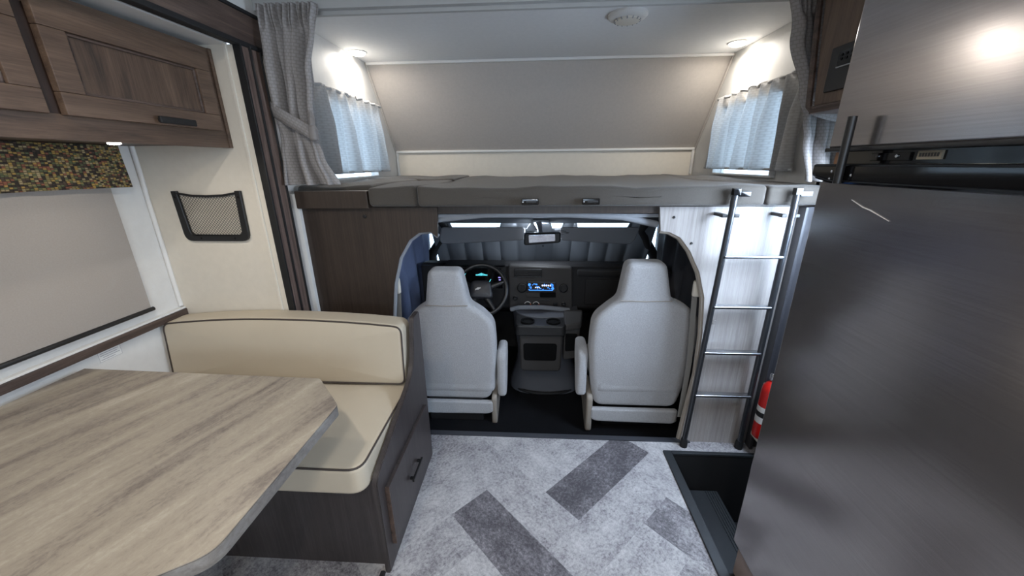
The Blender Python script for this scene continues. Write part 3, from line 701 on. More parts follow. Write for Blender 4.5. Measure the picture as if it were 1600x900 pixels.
b = newbm(); slab(b, roundpoly([(.205, .27), (.275, .28), (.28, .395), (.205, .395)], .012), lambda u, v, s: (u, s, v), 2.153, 2.165, .003); obj('pocket_opening', b, M['cupblack'], t)
tr = newbm(); slab(tr, roundpoly([(-.11, 2.09), (.20, 2.09), (.215, 2.30), (-.12, 2.30)], .03), lambda u, v, s: (u, v, s), .405, .475, .01); tr_o = obj('cup_tray', tr, M['black'], t)
for x in (-.035, .125):
    b = newbm(); lathe(b, [(.042, 0), (.044, .012), (.036, .012), (.034, .003), (0, .003)], 24, (x, 2.155, .473)); obj('cup_ring', b, M['cupblack'], tr_o)
b = newbm(); slab(b, roundpoly([(.19, 2.11), (.30, 2.14), (.33, 2.34), (.20, 2.32)], .03), lambda u, v, s: (u, v, s+(v-2.1)*.08), .43, .475, .012); obj('side_tray', b, M['dashlight'], t)
b = newbm(); tube(b, [(-.15, 2.36, .475), (-.1, 2.34, .498), (.05, 2.33, .505), (.18, 2.34, .49), (.24, 2.36, .475)], .016, 10); obj('top_lip', b, M['headliner'], t)

# captain seats
def seat(cx, mirror, label, y0=1.80, zo=0, hs=0, bot=.055, sw=1):
    s = -1 if mirror else 1
    t = thing('captain_seat', (cx, 2.05, -.12), label, 'seat', 'captain seats in the cab')
    X = lambda u: cx+s*u*sw
    Yb = lambda v: 1.80+max(0, (.95-v))*.10                  # back leans: lower part further forward
    out = [(-.088+hs, .950), (.088+hs, .950), (.122+hs*.6, .748), (.185, .71), (.255, .635), (.264, .45), (.240, .20), (.215, bot), (-.215, bot), (-.240, .20), (-.264, .45), (-.255, .635), (-.185, .71), (-.122+hs*.6, .748)]
    ro = roundpoly(out, [.035, .035, .03, .05, .06, .15, .10, .05, .05, .10, .15, .06, .05, .03], 6)
    b = newbm(); slab(b, ro, lambda u, v, q: (X(u), q+Yb(v)-1.80, v+zo), y0, y0+.12, .032, dome=.006); obj('backrest', b, M['seat'], t)
    # seam piping round the rear panel
    obj('seam', tube(newbm(), [(X(-.118+hs*.6), y0+Yb(.745)-1.80-.004, .748+zo), (X(hs*.6), y0+Yb(.745)-1.80-.007, .746+zo), (X(.118+hs*.6), y0+Yb(.745)-1.80-.004, .748+zo)], .0025, 6), M['seat_side'], t)
    dy = y0-1.80
    sc_ = newbm(); softbox(sc_, cx-.25, cx+.25, 1.87+dy, 2.30, .14+zo, .29+zo, .05); obj('seat_cushion', sc_, M['seat'], t)
    sk = newbm(); slab(sk, roundpoly([(-.235, .112), (.225, .112), (.225, .035), (.20, .02), (-.20, .025), (-.235, .04)], .015), lambda u, v, q: (X(u), q+dy, v+zo+bot-.115), 1.865, 1.90, .012); obj('skirt', sk, M['seat'], t)
    sv = newbm(); slab(sv, roundpoly([(1.87, .13), (2.10, .15), (2.14, .0), (1.92, bot-.17), (1.87, bot-.17)], .03), lambda u, v, q: (X(-q), u+dy, v+zo), .225, .258, .012); obj('side_valance', sv, M['seat_side'], t)
    ar = newbm(); slab(ar, roundpoly([(1.885, .12), (1.885, .40), (1.93, .43), (2.07, .43), (2.08, .36), (1.99, .33), (1.96, .12)], .03), lambda u, v, q: (X(-q), u+dy, v+zo), .262, .316, .022, dome=.003); obj('armrest', ar, M['seat'], t)
    pd = B(cx-.17, cx+.17, 1.95, 2.28, -.12, .15, bev=.01); obj('pedestal', pd, M['rubber'], t)
    return t
seat(.598, False, 'passenger captain seat in light grey cloth, right of the engine cover beside the ladder', hs=-.035, sw=1.09)
seat(-.476, True, 'driver captain seat in light grey cloth, behind the dinette bench and before the steering wheel', y0=1.86, zo=-.062, bot=.10)
# seat belts
for x, s, lb in ((.785, 1, 'grey seat belt with cream anchor on the right pillar beside the passenger seat'), (-.69, -1, 'grey seat belt with cream anchor on the left pillar behind the driver seat')):
    t = thing('seat_belt', (x, 1.74, .1), lb, 'seat belt')
    b = newbm(); path = [(x-s*.008, 1.750, .86), (x+s*.004, 1.752, .70), (x+s*.022, 1.752, .45), (x+s*.018, 1.752, .10)]
    rows_ = [[b.verts.new((px_+dx, py_+dy_, pz_)) for dx, dy_ in ((-.013, 0), (.013, 0), (.013, .002), (-.013, .002))] for px_, py_, pz_ in path]
    for p_, q_ in zip(rows_, rows_[1:]):
        for i in range(4): b.faces.new((p_[i], p_[(i+1) % 4], q_[(i+1) % 4], q_[i]))
    b.faces.new(rows_[0]); b.faces.new(rows_[-1][::-1]); bmesh.ops.recalc_face_normals(b, faces=b.faces)
    obj('webbing', b, M['belt'], t)
    b = newbm(); softbox(b, x-.022, x+.022, 1.728, 1.755, .80, .885, .012, mid=3); obj('anchor', b, M['cream'], t)
    obj('slider_rail', tube(newbm(), [(x, 1.76, .90), (x-s*.02, 1.76, .98)], .004, 8), M['black'], t)

# ================================================================ BUNK
def mat_piece(x0, x1, y0, y1, label, z0=1.245, z1=1.326, r=.016):
    def wp(p):
        q = .004*math.sin(p.x*9+p.y*4)+.003*math.sin(p.x*23-p.y*7)
        return (p.x, p.y, p.z + (q if p.z > z0+.04 else 0))
    b = newbm(); softbox(b, x0, x1, y0, y1, z0, z1, r, wp, mid=14)
    o = obj('bunk_cushion', b, M['mattress']); return tag(o, label, 'bunk cushion', 'tweed cushions of the cab-over bunk')
struct('trim_16', B(-1.1, 1.21, 1.685, 3.1, 1.236, 1.245), M['bulk'])
mc = mat_piece(-.505, .945, 1.615, 3.06, 'long central greige tweed bunk cushion above the cab opening')
mat_piece(-.725, -.511, 1.625, 2.42, 'small tweed bunk cushion with square end left of the long front cushion')
mat_piece(-1.085, -.731, 1.69, 2.42, 'thin tweed bunk cushion below the left cab-over window, nearest the curtain', z1=1.332, r=.02)
mat_piece(-1.085, -.511, 2.43, 3.06, 'rear left tweed bunk cushion against the front wall', z1=1.335, r=.02)
mat_piece(.951, 1.19, 1.62, 3.06, 'tweed bunk cushion at the right end above the ladder', r=.022)
for x, lb in ((-.018, 'left black cushion latch under the bunk front edge'), (.236, 'right black cushion latch under the bunk front edge')):
    t = thing('cushion_latch', (x, 1.61, 1.255), lb, 'latch', 'black latches on the bunk front')
    obj('body', joinbm(B(x-.036, x+.036, 1.596, 1.614, 1.253, 1.279, bev=.004)), M['blackgloss'], t)
    obj('buckle', B(x-.018, x+.026, 1.590, 1.597, 1.262, 1.272, bev=.002), M['black'], t)
    obj('screw', lathe(newbm(), [(.004, 0), (.003, .003)], 8, (x-.03, 1.597, 1.266), 'y'), M['chrome'], t)

# ladder
t = thing('bunk_ladder', (.93, 1.63, 0), 'black tubular ladder with aluminium rungs hooked to the bunk on the right', 'ladder')
zb, zt = .0, 1.31
LY = lambda z: 1.645-.055*z/1.3
for x0, x1 in ((.795, .808), (1.075, 1.045)):
    r_ = obj('rail', tube(newbm(), [(x0, LY(.03), .02), (x0+(x1-x0)*.5, LY(.65), .65), (x1, LY(1.3), 1.312)], .0125, 14), M['ladder_tube'], t)
    obj('foot', lathe(newbm(), [(.019, 0), (.019, .02), (.015, .045), (.014, .05)], 16, (x0, LY(0), .001)), M['rubber'], r_)
    hk = newbm(); box(hk, x1+.008, x1+.055, 1.578, 1.605, 1.285, 1.306, bev=.003); box(hk, x1-.014, x1+.014, 1.575, 1.60, 1.29, 1.318, bev=.003); obj('hook', hk, M['blackgloss'], r_)
    bk = newbm(); box(bk, x1-.035, x1-.014, 1.595, 1.675, 1.20, 1.213, bev=.002); box(bk, x1+.014, x1+.035, 1.595, 1.612, 1.20, 1.213, bev=.002); obj('bracket', bk, M['black'], r_)
for z in (1.034, .801, .567, .327):
    b = newbm(); xa = .797+.011*z; xb = 1.072-.025*z; y = LY(z)
    slab(b, roundpoly([(y-.018, z-.006), (y+.018, z-.006), (y+.018, z+.006), (y-.018, z+.006)], .004, 3), lambda u, v, s: (s, u, v), xa, xb, .002)
    obj('rung', b, M['alu'], t)

# curtains -------------------------------------------------------
def drape_mesh(zs, prof, y0, pleats, amp, seed=0, nz=90, nu=140, broad=True):
    """zs: z control points (descending); prof(z)->(xl,xr,amp scale)"""
    bm = newbm(); uvl = bm.loops.layers.uv.new('UVMap'); rows = []; rnd = random.Random(seed)
    ph = [rnd.random()*6 for _ in range(6)]
    for j in range(nz+1):
        z = zs[0]+(zs[1]-zs[0])*j/nz; xl, xr, a, c = prof(z); row = []
        for i in range(nu+1):
            u = i/nu; uu = u+.012*math.sin(u*17+ph[0]+z*3)
            wave = math.sin(2*PI*pleats*uu+ph[1]+.6*math.sin(z*5+ph[2]))+.45*math.sin(2*PI*pleats*.53*uu+ph[3]+z*2)
            wt = min(1, max(0, (z-1.90)/.08)); br_ = math.sin(2*PI*pleats*.42*uu+ph[4]+.5*math.sin(z*6))
            if not broad: br_ = wave*.8
            y = y0+a*amp*((.45*wave+1.1*br_)*(1-wt)+wt*math.sin(2*PI*pleats*2.6*uu)) + c
            row.append((bm.verts.new((xl+(xr-xl)*u+.25*a*amp*math.cos(2*PI*pleats*uu+ph[1]), y, z)), u))
        rows.append(row)
    W_ = .55
    for j in range(nz):
        for i in range(nu):
            f = bm.faces.new((rows[j][i][0], rows[j][i+1][0], rows[j+1][i+1][0], rows[j+1][i][0]))
            for l, (ii, jj) in zip(f.loops, ((i, j), (i+1, j), (i+1, j+1), (i, j+1))): l[uvl].uv = (rows[jj][ii][1]*W_, jj/nz*abs(zs[1]-zs[0]))
    bmesh.ops.recalc_face_normals(bm, faces=bm.faces); return bm
def lerp(pts, z):
    if z >= pts[0][0]: return pts[0][1:]
    for a, b in zip(pts, pts[1:]):
        if z >= b[0]:
            q = (a[0]-z)/(a[0]-b[0]); q = q*q*(3-2*q); return tuple(x+(y-x)*q for x, y in zip(a[1:], b[1:]))
    return pts[-1][1:]
LP = [(2.0, -1.068, -.825, .45, 0), (1.93, -1.07, -.835, .6, 0), (1.75, -1.06, -.868, 1, 0), (1.62, -1.062, -.893, .8, 0), (1.53, -1.06, -.905, .3, 0), (1.46, -1.065, -.888, .6, 0), (1.325, -1.07, -.835, 1, 0)]
t = thing('cab_curtain', (-.96, 1.64, 1.325), 'grey lattice print curtain tied back left of the bunk', 'curtain', 'tied back curtains framing the bunk')
o = obj('drape', drape_mesh((2.0, 1.340), lambda z: lerp(LP, z), 1.622, 6, .034, 1), M['drape'], t); o.modifiers.new('s', 'SOLIDIFY').thickness = .002
def ribbon(path, h, mat, parent, name, thick=.004):
    """flat strip of height h following path points (x,y,z)"""
    bm = newbm(); uvl = bm.loops.layers.uv.new('UVMap'); prev = None; acc = 0; pp = None
    for p in path:
        p = Vector(p); hh = h
        if pp is not None: acc += (p-pp).length
        a = bm.verts.new(p+Vector((0, 0, hh/2))); m_ = bm.verts.new(p+Vector((0, -.004, 0))); c = bm.verts.new(p-Vector((0, 0, hh/2)))
        if prev:
            for (v0, v1, v2, v3, k) in ((prev[0], a, m_, prev[1], 0), (prev[1], m_, c, prev[2], 1)):
                f = bm.faces.new((v0, v1, v2, v3))
                for l, q in zip(f.loops, ((prev[3], 0), (acc, 0), (acc, h/2), (prev[3], h/2))): l[uvl].uv = (q[0], q[1]+k*h/2)
        prev = (a, m_, c, acc); pp = p
    o = obj(name, bm, mat, parent); s = o.modifiers.new('s', 'SOLIDIFY'); s.thickness = thick; return o
ribbon([(-1.078, 1.62, 1.645), (-1.05, 1.592, 1.63), (-1.0, 1.584, 1.60), (-.94, 1.584, 1.565), (-.91, 1.59, 1.545), (-.892, 1.61, 1.535)], .055, M['drape'], t, 'tieback')
b = newbm(); softbox(b, -.915, -.885, 1.570, 1.60, 1.515, 1.575, .012, mid=3); obj('knot', b, M['drape'], t)
b = newbm(); tube(b, [(-.90, 1.585, 1.57), (-.893, 1.578, 1.60), (-.897, 1.585, 1.625)], [.010, .012, .003], 8); obj('knot_loop', b, M['drape'], t)
RP = [(2.0, .90, 1.16, .6, 0), (1.85, .93, 1.16, .9, 0), (1.66, 1.0, 1.19, .8, 0), (1.58, 1.03, 1.20, .5, 0), (1.50, 1.045, 1.20, .7, 0), (1.325, 1.085, 1.212, 1, 0)]
t = thing('cab_curtain', (1.1, 1.64, 1.325), 'grey lattice print curtain tied back right of the bunk behind the overhead cabinet', 'curtain', 'tied back curtains framing the bunk')
o = obj('drape', drape_mesh((2.0, 1.340), lambda z: lerp(RP, z), 1.63, 5, .026, 3), M['drape'], t); o.modifiers.new('s', 'SOLIDIFY').thickness = .002
ribbon([(1.02, 1.61, 1.62), (1.05, 1.598, 1.60), (1.1, 1.594, 1.585), (1.16, 1.598, 1.575), (1.21, 1.62, 1.57)], .045, M['drape'], t, 'tieback')
obj('button', lathe(newbm(), [(.017, 0), (.017, .004), (.012, .008), (0, .009)], 18, (1.04, 1.60, 1.645), 'y'), M['drape'], t)
# small window curtains (pleats run along Y)
def win_curtain(x, s, y0, y1, label, seed, slant=0):
    bm = drape_mesh((1.80, 1.375), lambda z: (y0+.0*(1.8-z), y1+.10*(1.8-z), lerp([(1.8, .4), (1.75, .6), (1.6, 1), (1.36, 1.1)], z)[0], 0), 0, 8, .026, seed, nz=40, nu=200, broad=False)
    for v in bm.verts:
        a, b_, c = v.co; yy = a; xx = x+s*(.044+b_); v.co = (xx, yy, c)
    bmesh.ops.recalc_face_normals(bm, faces=bm.faces)
    t = thing('window_curtain', (x, (y0+y1)/2, 1.375), label, 'curtain', 'short gathered curtains over the cab-over windows')
    o = obj('cloth', bm, M['window_drape'], t); o.modifiers.new('s', 'SOLIDIFY').thickness = .0015
    h = newbm(); box(h, min(x+s*.012, x+s*.05), max(x+s*.012, x+s*.05), y0-.01, y1, 1.378, 1.392, bev=.004)
    hh = newbm(); tube(hh, [(x+s*(.044+.012*math.sin(q*40)), y0+(y1-y0+.035)*q, 1.38) for q in [i/60 for i in range(61)]], .007, 8); obj('hem', hh, M['wcloth'], t); h.free()
    hh = newbm(); tube(hh, [(x+s*(.044+.008*math.sin(q*60)), y0+(y1-y0)*q, 1.797+.004*math.sin(q*50)) for q in [i/60 for i in range(61)]], .008, 8); obj('heading', hh, M['wcloth'], t)
win_curtain(-1.11, 1, 1.88, 2.765, 'short backlit curtain over the left cab-over window', 4)
win_curtain(1.22, -1, 1.86, 2.73, 'short backlit curtain over the right cab-over window', 8)

# ceiling lamps of the cab-over
for x, y, lb, pw in ((-1.05, 2.46, 'round lit ceiling lamp above the left cab-over window', 7), (1.13, 2.48, 'round lit ceiling lamp above the right cab-over window', 7)):
    t = thing('ceiling_lamp', (x, y, 2.05), lb, 'lamp', 'round ceiling lamps over the bunk')
    obj('bezel', lathe(newbm(), [(.056, 0), (.055, -.003), (.050, -.005), (.047, -.004), (.047, 0)], 32, (x, y, 2.05)), M['trimwhite'], t)
    obj('lens', lathe(newbm(), [(.047, -.003), (.044, -.010), (.03, -.016), (0, -.019)], 32, (x, y, 2.05)), M['lens'], t)
    l = bpy.data.lights.new('lamp_glow', 'AREA'); l.shape = 'DISK'; l.size = .07; l.energy = pw*.62; l.color = (1, .93, .84)
    lo = bpy.data.objects.new('lamp_glow', l); COL.objects.link(lo); lo.parent = t; lo.location = (0, 0, -.03)
# coach lamps behind the camera
for i, (x, y, lb, pw) in enumerate([(-.75, .25, 'round ceiling lamp above the dinette table', 0), (.0, -.35, 'round ceiling lamp over the aisle near the fridge', 10), (.1, -1.1, 'round ceiling lamp at the rear of the coach', 8)]):
    if i == 0: x = -.6
    t = thing('ceiling_lamp', (x, y, 2.12), lb, 'lamp', 'round coach ceiling lamps')
    obj('bezel', lathe(newbm(), [(.056, 0), (.055, -.003), (.050, -.005), (.047, -.004), (.047, 0)], 32, (x, y, 2.12)), M['trimwhite'], t)
    obj('lens', lathe(newbm(), [(.047, -.003), (.044, -.010), (.03, -.016), (0, -.019)], 32, (x, y, 2.12)), M['lens'], t)
    l = bpy.data.lights.new('lamp_glow', 'AREA'); l.shape = 'DISK'; l.size = .08; l.energy = pw or 8; l.color = (1, .93, .84)
    lo = bpy.data.objects.new('lamp_glow', l); COL.objects.link(lo); lo.parent = t; lo.location = (0, 0, -.02)
# smoke alarm
t = thing('smoke_alarm', (.41, 2.0, 2.05), 'round white smoke alarm on the cab-over ceiling', 'smoke alarm')
obj('base', lathe(newbm(), [(.088, 0), (.088, -.008), (.080, -.016), (.06, -.022)], 40, (.41, 2.0, 2.05)), M['trimwhite'], t)
b = lathe(newbm(), [(.058, -.020), (.056, -.028), (.04, -.033), (0, -.034)], 40, (.41, 2.0, 2.05)); obj('grille', b, M['cream'], t)
b = newbm()
for k in range(14):
    a = 2*PI*k/14; tube(b, [(.41+.059*math.cos(a), 2.0+.059*math.sin(a), 2.026), (.41+.052*math.cos(a), 2.0+.052*math.sin(a), 2.0195)], .0026, 6)
obj('slot', b, M['visor'], t)

# ================================================================ LEFT SIDE
# overhead cabinet above dinette
t = thing('overhead_cabinet', (-1.4, 1.0, 1.49), 'brown wood grain overhead cabinet with shaker doors above the dinette window', 'cabinet')
XF = -1.19; zb = 1.487; zt = 1.826
cb = newbm(); box(cb, -1.609, XF-.02, -.6, 1.498, zb+.012, zt); obj('carcass', cb, M['wood_dark_y'], t)
ff = newbm(); box(ff, XF-.02, XF, -.6, 1.498, zb, zb+.062, bev=.002); box(ff, XF-.02, XF, -.6, 1.498, zt-.04, zt, bev=.002)
box(ff, XF-.0205, XF-.0005, 1.43, 1.4985, zb+.03, zt-.02, bev=.001)
box(ff, XF-.004, XF+.006, 1.484, 1.4988, zb, zt, bev=.002)
obj('face_frame', ff, M['wood_y'], t)
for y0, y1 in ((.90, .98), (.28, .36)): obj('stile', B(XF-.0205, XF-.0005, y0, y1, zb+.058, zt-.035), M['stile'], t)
def shaker(t, y0, y1, z0, z1, hy0=None):
    x0, x1 = XF, XF+.02; sw = .058
    b = newbm()
    def fr(a, c, d, e):  box(b, x0, x1, a, c, d, e, bev=.003)
    fr(y0, y1, z0, z0+sw-.004); fr(y0, y1, z1-sw, z1)
    fr(y0, y0+sw, z0+sw-.004, z1-sw); fr(y1-sw, y1, z0+sw-.004, z1-sw)
    dd = obj('door', b, M['wood_y'], t)
    b = newbm(); ya, yb, za, zc = y0+sw, y1-sw, z0+sw-.004, z1-sw
    for a in ((ya, yb, za, za+.008), (ya, yb, zc-.008, zc), (ya, ya+.008, za, zc), (yb-.008, yb, za, zc)): box(b, x0+.004, x0+.014, a[0], a[1], a[2], a[3], bev=.003)
    obj('bead', b, M['wood_dark_y'], dd)
    obj('inset_panel', B(x0, x0+.007, ya+.002, yb-.002, za+.002, zc-.002), M['wood_z'], dd)
    if hy0 is not None:
        h = newbm(); box(h, x1+.012, x1+.022, hy0, hy0+.13, z0+.004, z0+.024, bev=.003); box(h, x1-.001, x1+.014, hy0+.012, hy0+.022, z0+.008, z0+.018); box(h, x1-.001, x1+.014, hy0+.108, hy0+.118, z0+.008, z0+.018)
        obj('handle', h, M['black'], dd)
    return dd
shaker(t, .958, 1.452, 1.545, 1.80, 1.185)
shaker(t, .34, .922, 1.545, 1.80, .55)
# puck lamp under it
t = thing('puck_lamp', (-1.225, 1.085, 1.487), 'small round lit puck lamp under the overhead cabinet edge', 'lamp')
obj('lens', lathe(newbm(), [(.015, 0), (.015, -.003), (.010, -.005), (0, -.006)], 24, (-1.215, 1.085, 1.487)), M['lens'], t)
l = bpy.data.lights.new('puck_glow', 'AREA'); l.shape = 'DISK'; l.size = .04; l.energy = 1.3; l.color = (1, .92, .8)
lo = bpy.data.objects.new('puck_glow', l); COL.objects.link(lo); lo.parent = t; lo.location = (0, 0, -.014)
# valance
b = newbm(); n = 80; prev = None; uvl = None
for i in range(n+1):
    y = -.3+1.69*i/n; c = []
    for j in range(9):
        q = j/8; z = 1.497-(.152+.006*math.sin(y*4.2))*q; x = -1.545+.007*math.sin(y*9+q*2)*q+.002*math.sin(y*50)*q
        c.append(b.verts.new((x, y, z)))
    if prev:
        for j in range(8): b.faces.new((prev[j], c[j], c[j+1], prev[j+1]))
    prev = c
ret = [b.verts.new((-1.609, 1.392+.004*math.sin(j), 1.497-.150*j/8)) for j in range(9)]
for j in range(8): b.faces.new((prev[j], ret[j], ret[j+1], prev[j+1]))
bmesh.ops.recalc_face_normals(b, faces=b.faces)
o = obj('window_valance', b, M['woven']); o.modifiers.new('s', 'SOLIDIFY').thickness = .004
tag(o, 'multicoloured woven fabric valance below the overhead cabinet', 'valance')
# roller shade
t = thing('roller_shade', (-1.59, .6, .86), 'greige roller shade pulled down over the dinette window', 'window shade')
sb = B(-1.593, -1.590, -.4, 1.355, .865, 1.47); obj('cloth', sb, M['shade'], t)
obj('bottom_bar', tube(newbm(), [(-1.588, -.42, .858), (-1.588, 1.362, .858)], .0085, 12), M['black'], t)
obj('roller', tube(newbm(), [(-1.582, -.4, 1.475), (-1.582, 1.355, 1.475)], .012, 12), M['black'], t)
# sill rail round the dinette
struct('trim_17', B(-1.612, -1.583, -2, 1.499, .775, .806, bev=.003), M['wood_dark_y'])
struct('trim_18', B(-1.611, -1.589, -2, 1.499, .806, .8145, bev=.002), M['trimwhite'])
# small sticker on lower wall
t = thing('wall_sticker', (-1.609, 1.175, .728), 'small white sticker with faint grey text on the wall under the sill', 'sticker')
obj('card', B(-1.6095, -1.6085, 1.135, 1.215, .727, .767), M['paper'], t)
b = newbm()
for k, (a, c) in enumerate(((1.143, 1.206), (1.141, 1.20), (1.15, 1.208), (1.141, 1.19))): box(b, -1.6087, -1.6081, a, c, .7585-.008*k, .7605-.008*k)
for a in ((1.136, 1.214, .728, .7288), (1.136, 1.214, .7655, .7663), (1.136, 1.1368, .728, .766), (1.2135, 1.2143, .728, .766)): box(b, -1.6087, -1.6081, *a)
obj('print', b, M['ink'], t)
# net pocket on end wall
t = thing('net_pocket', (-1.345, 1.495, 1.12), 'black framed mesh net pocket on the cream wall above the bench', 'pocket')
outp = roundpoly([(-1.49, 1.325), (-1.465, 1.325), (-1.452, 1.145), (-1.225, 1.145), (-1.217, 1.325), (-1.192, 1.325), (-1.198, 1.118), (-1.483, 1.118)], [.003, .003, .022, .022, .003, .003, .035, .035], 5)
b = newbm(); slab(b, outp, lambda u, v, s: (u, s, v), 1.486, 1.4995, .003, rings=3); obj('frame', b, M['black'], t)
b = newbm(); x0, x1, z0, z1 = -1.458, -1.222, 1.14, 1.306; st = .0125; y = 1.4925
def seg(p, q):
    d = Vector((q[0]-p[0], 0, q[1]-p[1])); 
    if d.length < .003: return
    n = Vector((-d.z, 0, d.x)).normalized()*.00055; P0 = Vector((p[0], 0, p[1])); P1 = Vector((q[0], 0, q[1]))
    vs = [b.verts.new((a+Vector((0, yy, 0)))) for yy in (y-.0005, y+.0005) for a in (P0-n, P0+n, P1+n, P1-n)]
    for f in ((0, 1, 2, 3), (7, 6, 5, 4), (0, 4, 5, 1), (1, 5, 6, 2), (2, 6, 7, 3), (3, 7, 4, 0)): b.faces.new([vs[i] for i in f])
ht = z1-z0
for k in range(-18, 26):
    xs = x0+k*st
    for sg in (1, -1):
        # line x = xs + sg*(z-z0) clipped
        a0 = 0; a1 = ht
        xa = xs if sg == 1 else xs+ht
        lo_, hi_ = 0, ht
        if sg == 1: lo_ = max(0, x0-xa); hi_ = min(ht, x1-xa)
        else: lo_ = max(0, xa-x1); hi_ = min(ht, xa-x0)
        if hi_ > lo_: seg((xa+sg*lo_, z0+lo_), (xa+sg*hi_, z0+hi_))
obj('net', b, M['black'], t)
obj('elastic_top', tube(newbm(), [(-1.468, 1.490, 1.316), (-1.40, 1.488, 1.306), (-1.34, 1.487, 1.304), (-1.27, 1.488, 1.307), (-1.212, 1.490, 1.316)], .0045, 8), M['rubber'], t)
for x, z in ((-1.478, 1.30), (-1.204, 1.30), (-1.41, 1.131), (-1.26, 1.131)):
    obj('screw', lathe(newbm(), [(.004, 0), (.004, .002), (0, .003)], 10, (x, 1.487, z), 'y'), M['blackgloss'], t)

# dinette bench
t = thing('dinette_bench', (-1.07, 1.2, 0), 'dark wood dinette bench base with end panel and drawer', 'bench')
obj('front_panel', B(-1.6, -.53, .965, .985, .0, .395), M['bench_wood'], t)
obj('back_panel', B(-1.07, -.53, 1.502, 1.515, .0, .74), M['bench_wood'], t)
obj('seat_deck', B(-1.6, -.53, .975, 1.50, .385, .400), M['bench_wood'], t)
pan = roundpoly([(.935, 0), (.935, .43), (1.005, .455), (1.385, .575), (1.44, .80), (1.525, .80), (1.525, 0)], [0, .04, .05, .10, .02, .02, 0], 6)
pp = newbm(); prism(pp, pan, 'x', -.532, -.512, bev=.003); obj('end_panel', pp, M['bench_wood'], t)
dw = obj('drawer', B(-.513, -.497, .985, 1.455, .085, .352, bev=.002), M['bench_wood'], t)
obj('edge_banding', B(-.5135, -.4965, .982, .9865, .085, .352, bev=.001), M['wood_dark_y'], dw)
h = newbm(); box(h, -.485, -.476, 1.16, 1.285, .193, .206, bev=.002); box(h, -.498, -.48, 1.17, 1.18, .195, .204); box(h, -.498, -.48, 1.265, 1.275, .195, .204); obj('handle', h, M['black'], dw)
# cushions: piping runs along the rounded rim of the face
def rim_path(outline, ins):
    P = [Vector(p) for p in outline]; n = len(P)
    a2 = sum(P[i].x*P[(i+1) % n].y-P[(i+1) % n].x*P[i].y for i in range(n))
    if a2 < 0: P = P[::-1]
    out = []
    for i in range(n):
        d = (P[(i+1) % n]-P[i-1]).normalized(); out.append(P[i]+Vector((-d.y, d.x))*ins)
    res = []
    for i in range(n):
        a, b = out[i], out[(i+1) % n]; k = max(1, int((b-a).length/.04))
        for j in range(k): res.append(a+(b-a)*j/k)
    return res
t = thing('seat_cushion', (-1.07, 1.15, .40), 'beige vinyl bench seat cushion with dark piping under the backrest cushion', 'cushion')
so = roundpoly([(-1.6, .90), (-.538, .90), (-.538, 1.43), (-1.6, 1.43)], [.05, .055, .03, .03], 7)
fs = lambda u, v, s: (u, v, s+.003*math.sin(u*8+v*4))
b = newbm(); slab(b, so, fs, .508, .401, .018, dome=.012); obj('cushion_body', b, M['vinyl'], t)
obj('piping', tube(newbm(), [fs(p.x, p.y, .5035) for p in rim_path(so, .0045)], .0036, 8, closed=True), M['piping'], t)
t = thing('back_cushion', (-1.07, 1.43, .51), 'beige vinyl backrest cushion with dark piping standing on the bench', 'cushion')
topc = [(-1.6+1.055*k/14, .782+.028*(1-abs(2*k/14-1)**2.2)) for k in range(14, -1, -1)]
bo = roundpoly([(-1.6, .518), (-.545, .518)]+topc, [.02, .035, .05]+[.0]*13+[.05], 7)
fb = lambda u, v, s: (u, s+(v-.50)*.10+.002*math.sin(u*9), v)
b = newbm(); slab(b, bo, fb, 1.352, 1.462, .02, dome=.012); obj('cushion_body', b, M['vinyl'], t)
obj('piping', tube(newbm(), [fb(p.x, p.y, 1.3565) for p in rim_path(bo, .005)], .0036, 8, closed=True), M['piping'], t)

# dinette table
t = thing('dinette_table', (-1.1, .73, 0), 'dinette table with streaked travertine laminate top beside the bench', 'table')
tp = roundpoly([(-1.583, .405), (-.675, .402), (-.585, .462), (-.577, .905), (-.708, 1.042), (-1.583, 1.068)], [.0, .03, .03, .01, .01, 0], 6)
b = newbm(); prism(b, tp, 'z', .744, .746); obj('tabletop', b, M['table'], t)
b = newbm(); prism(b, [(x, y) for x, y in tp], 'z', .710, .744, bev=.002); obj('edge_band', b, M['table_edge'], t)
lg = obj('leg', tube(newbm(), [(-1.0, .68, .012), (-1.0, .68, .71)], .03, 18), M['alu'], t)
obj('foot_plate', lathe(newbm(), [(.085, 0), (.085, .006), (.04, .014)], 24, (-1.0, .68, .0)), M['alu'], lg)
obj('wall_bracket', B(-1.609, -1.55, .5, .95, .69, .712, bev=.003), M['alu'], t)

# ================================================================ RIGHT SIDE
# step well
t = struct('trim_19', joinbm(B(.675, .715, .975, 1.60, -.004, .010, bev=.003), B(.715, 1.2, 1.578, 1.60, -.004, .010, bev=.003)), M['well'])
st = newbm(); box(st, .68, .70, .98, 1.6, -.45, -.004); box(st, .70, 1.22, 1.58, 1.60, -.45, -.004); box(st, .70, 1.22, .98, 1.0, -.45, -.004); box(st, .70, 1.22, 1.0, 1.58, -.46, -.44)
struct('floor_step_well', st, M['rubber'])
sp = newbm(); box(sp, .70, .96, 1.0, 1.555, -.235, -.20, bev=.004)
for k in range(5): box(sp, .945-.012*k, .951-.012*k, 1.005, 1.55, -.201, -.197)
tag(obj('entry_step', sp, M['well']), 'dark ribbed entry step inside the black step well', 'step')
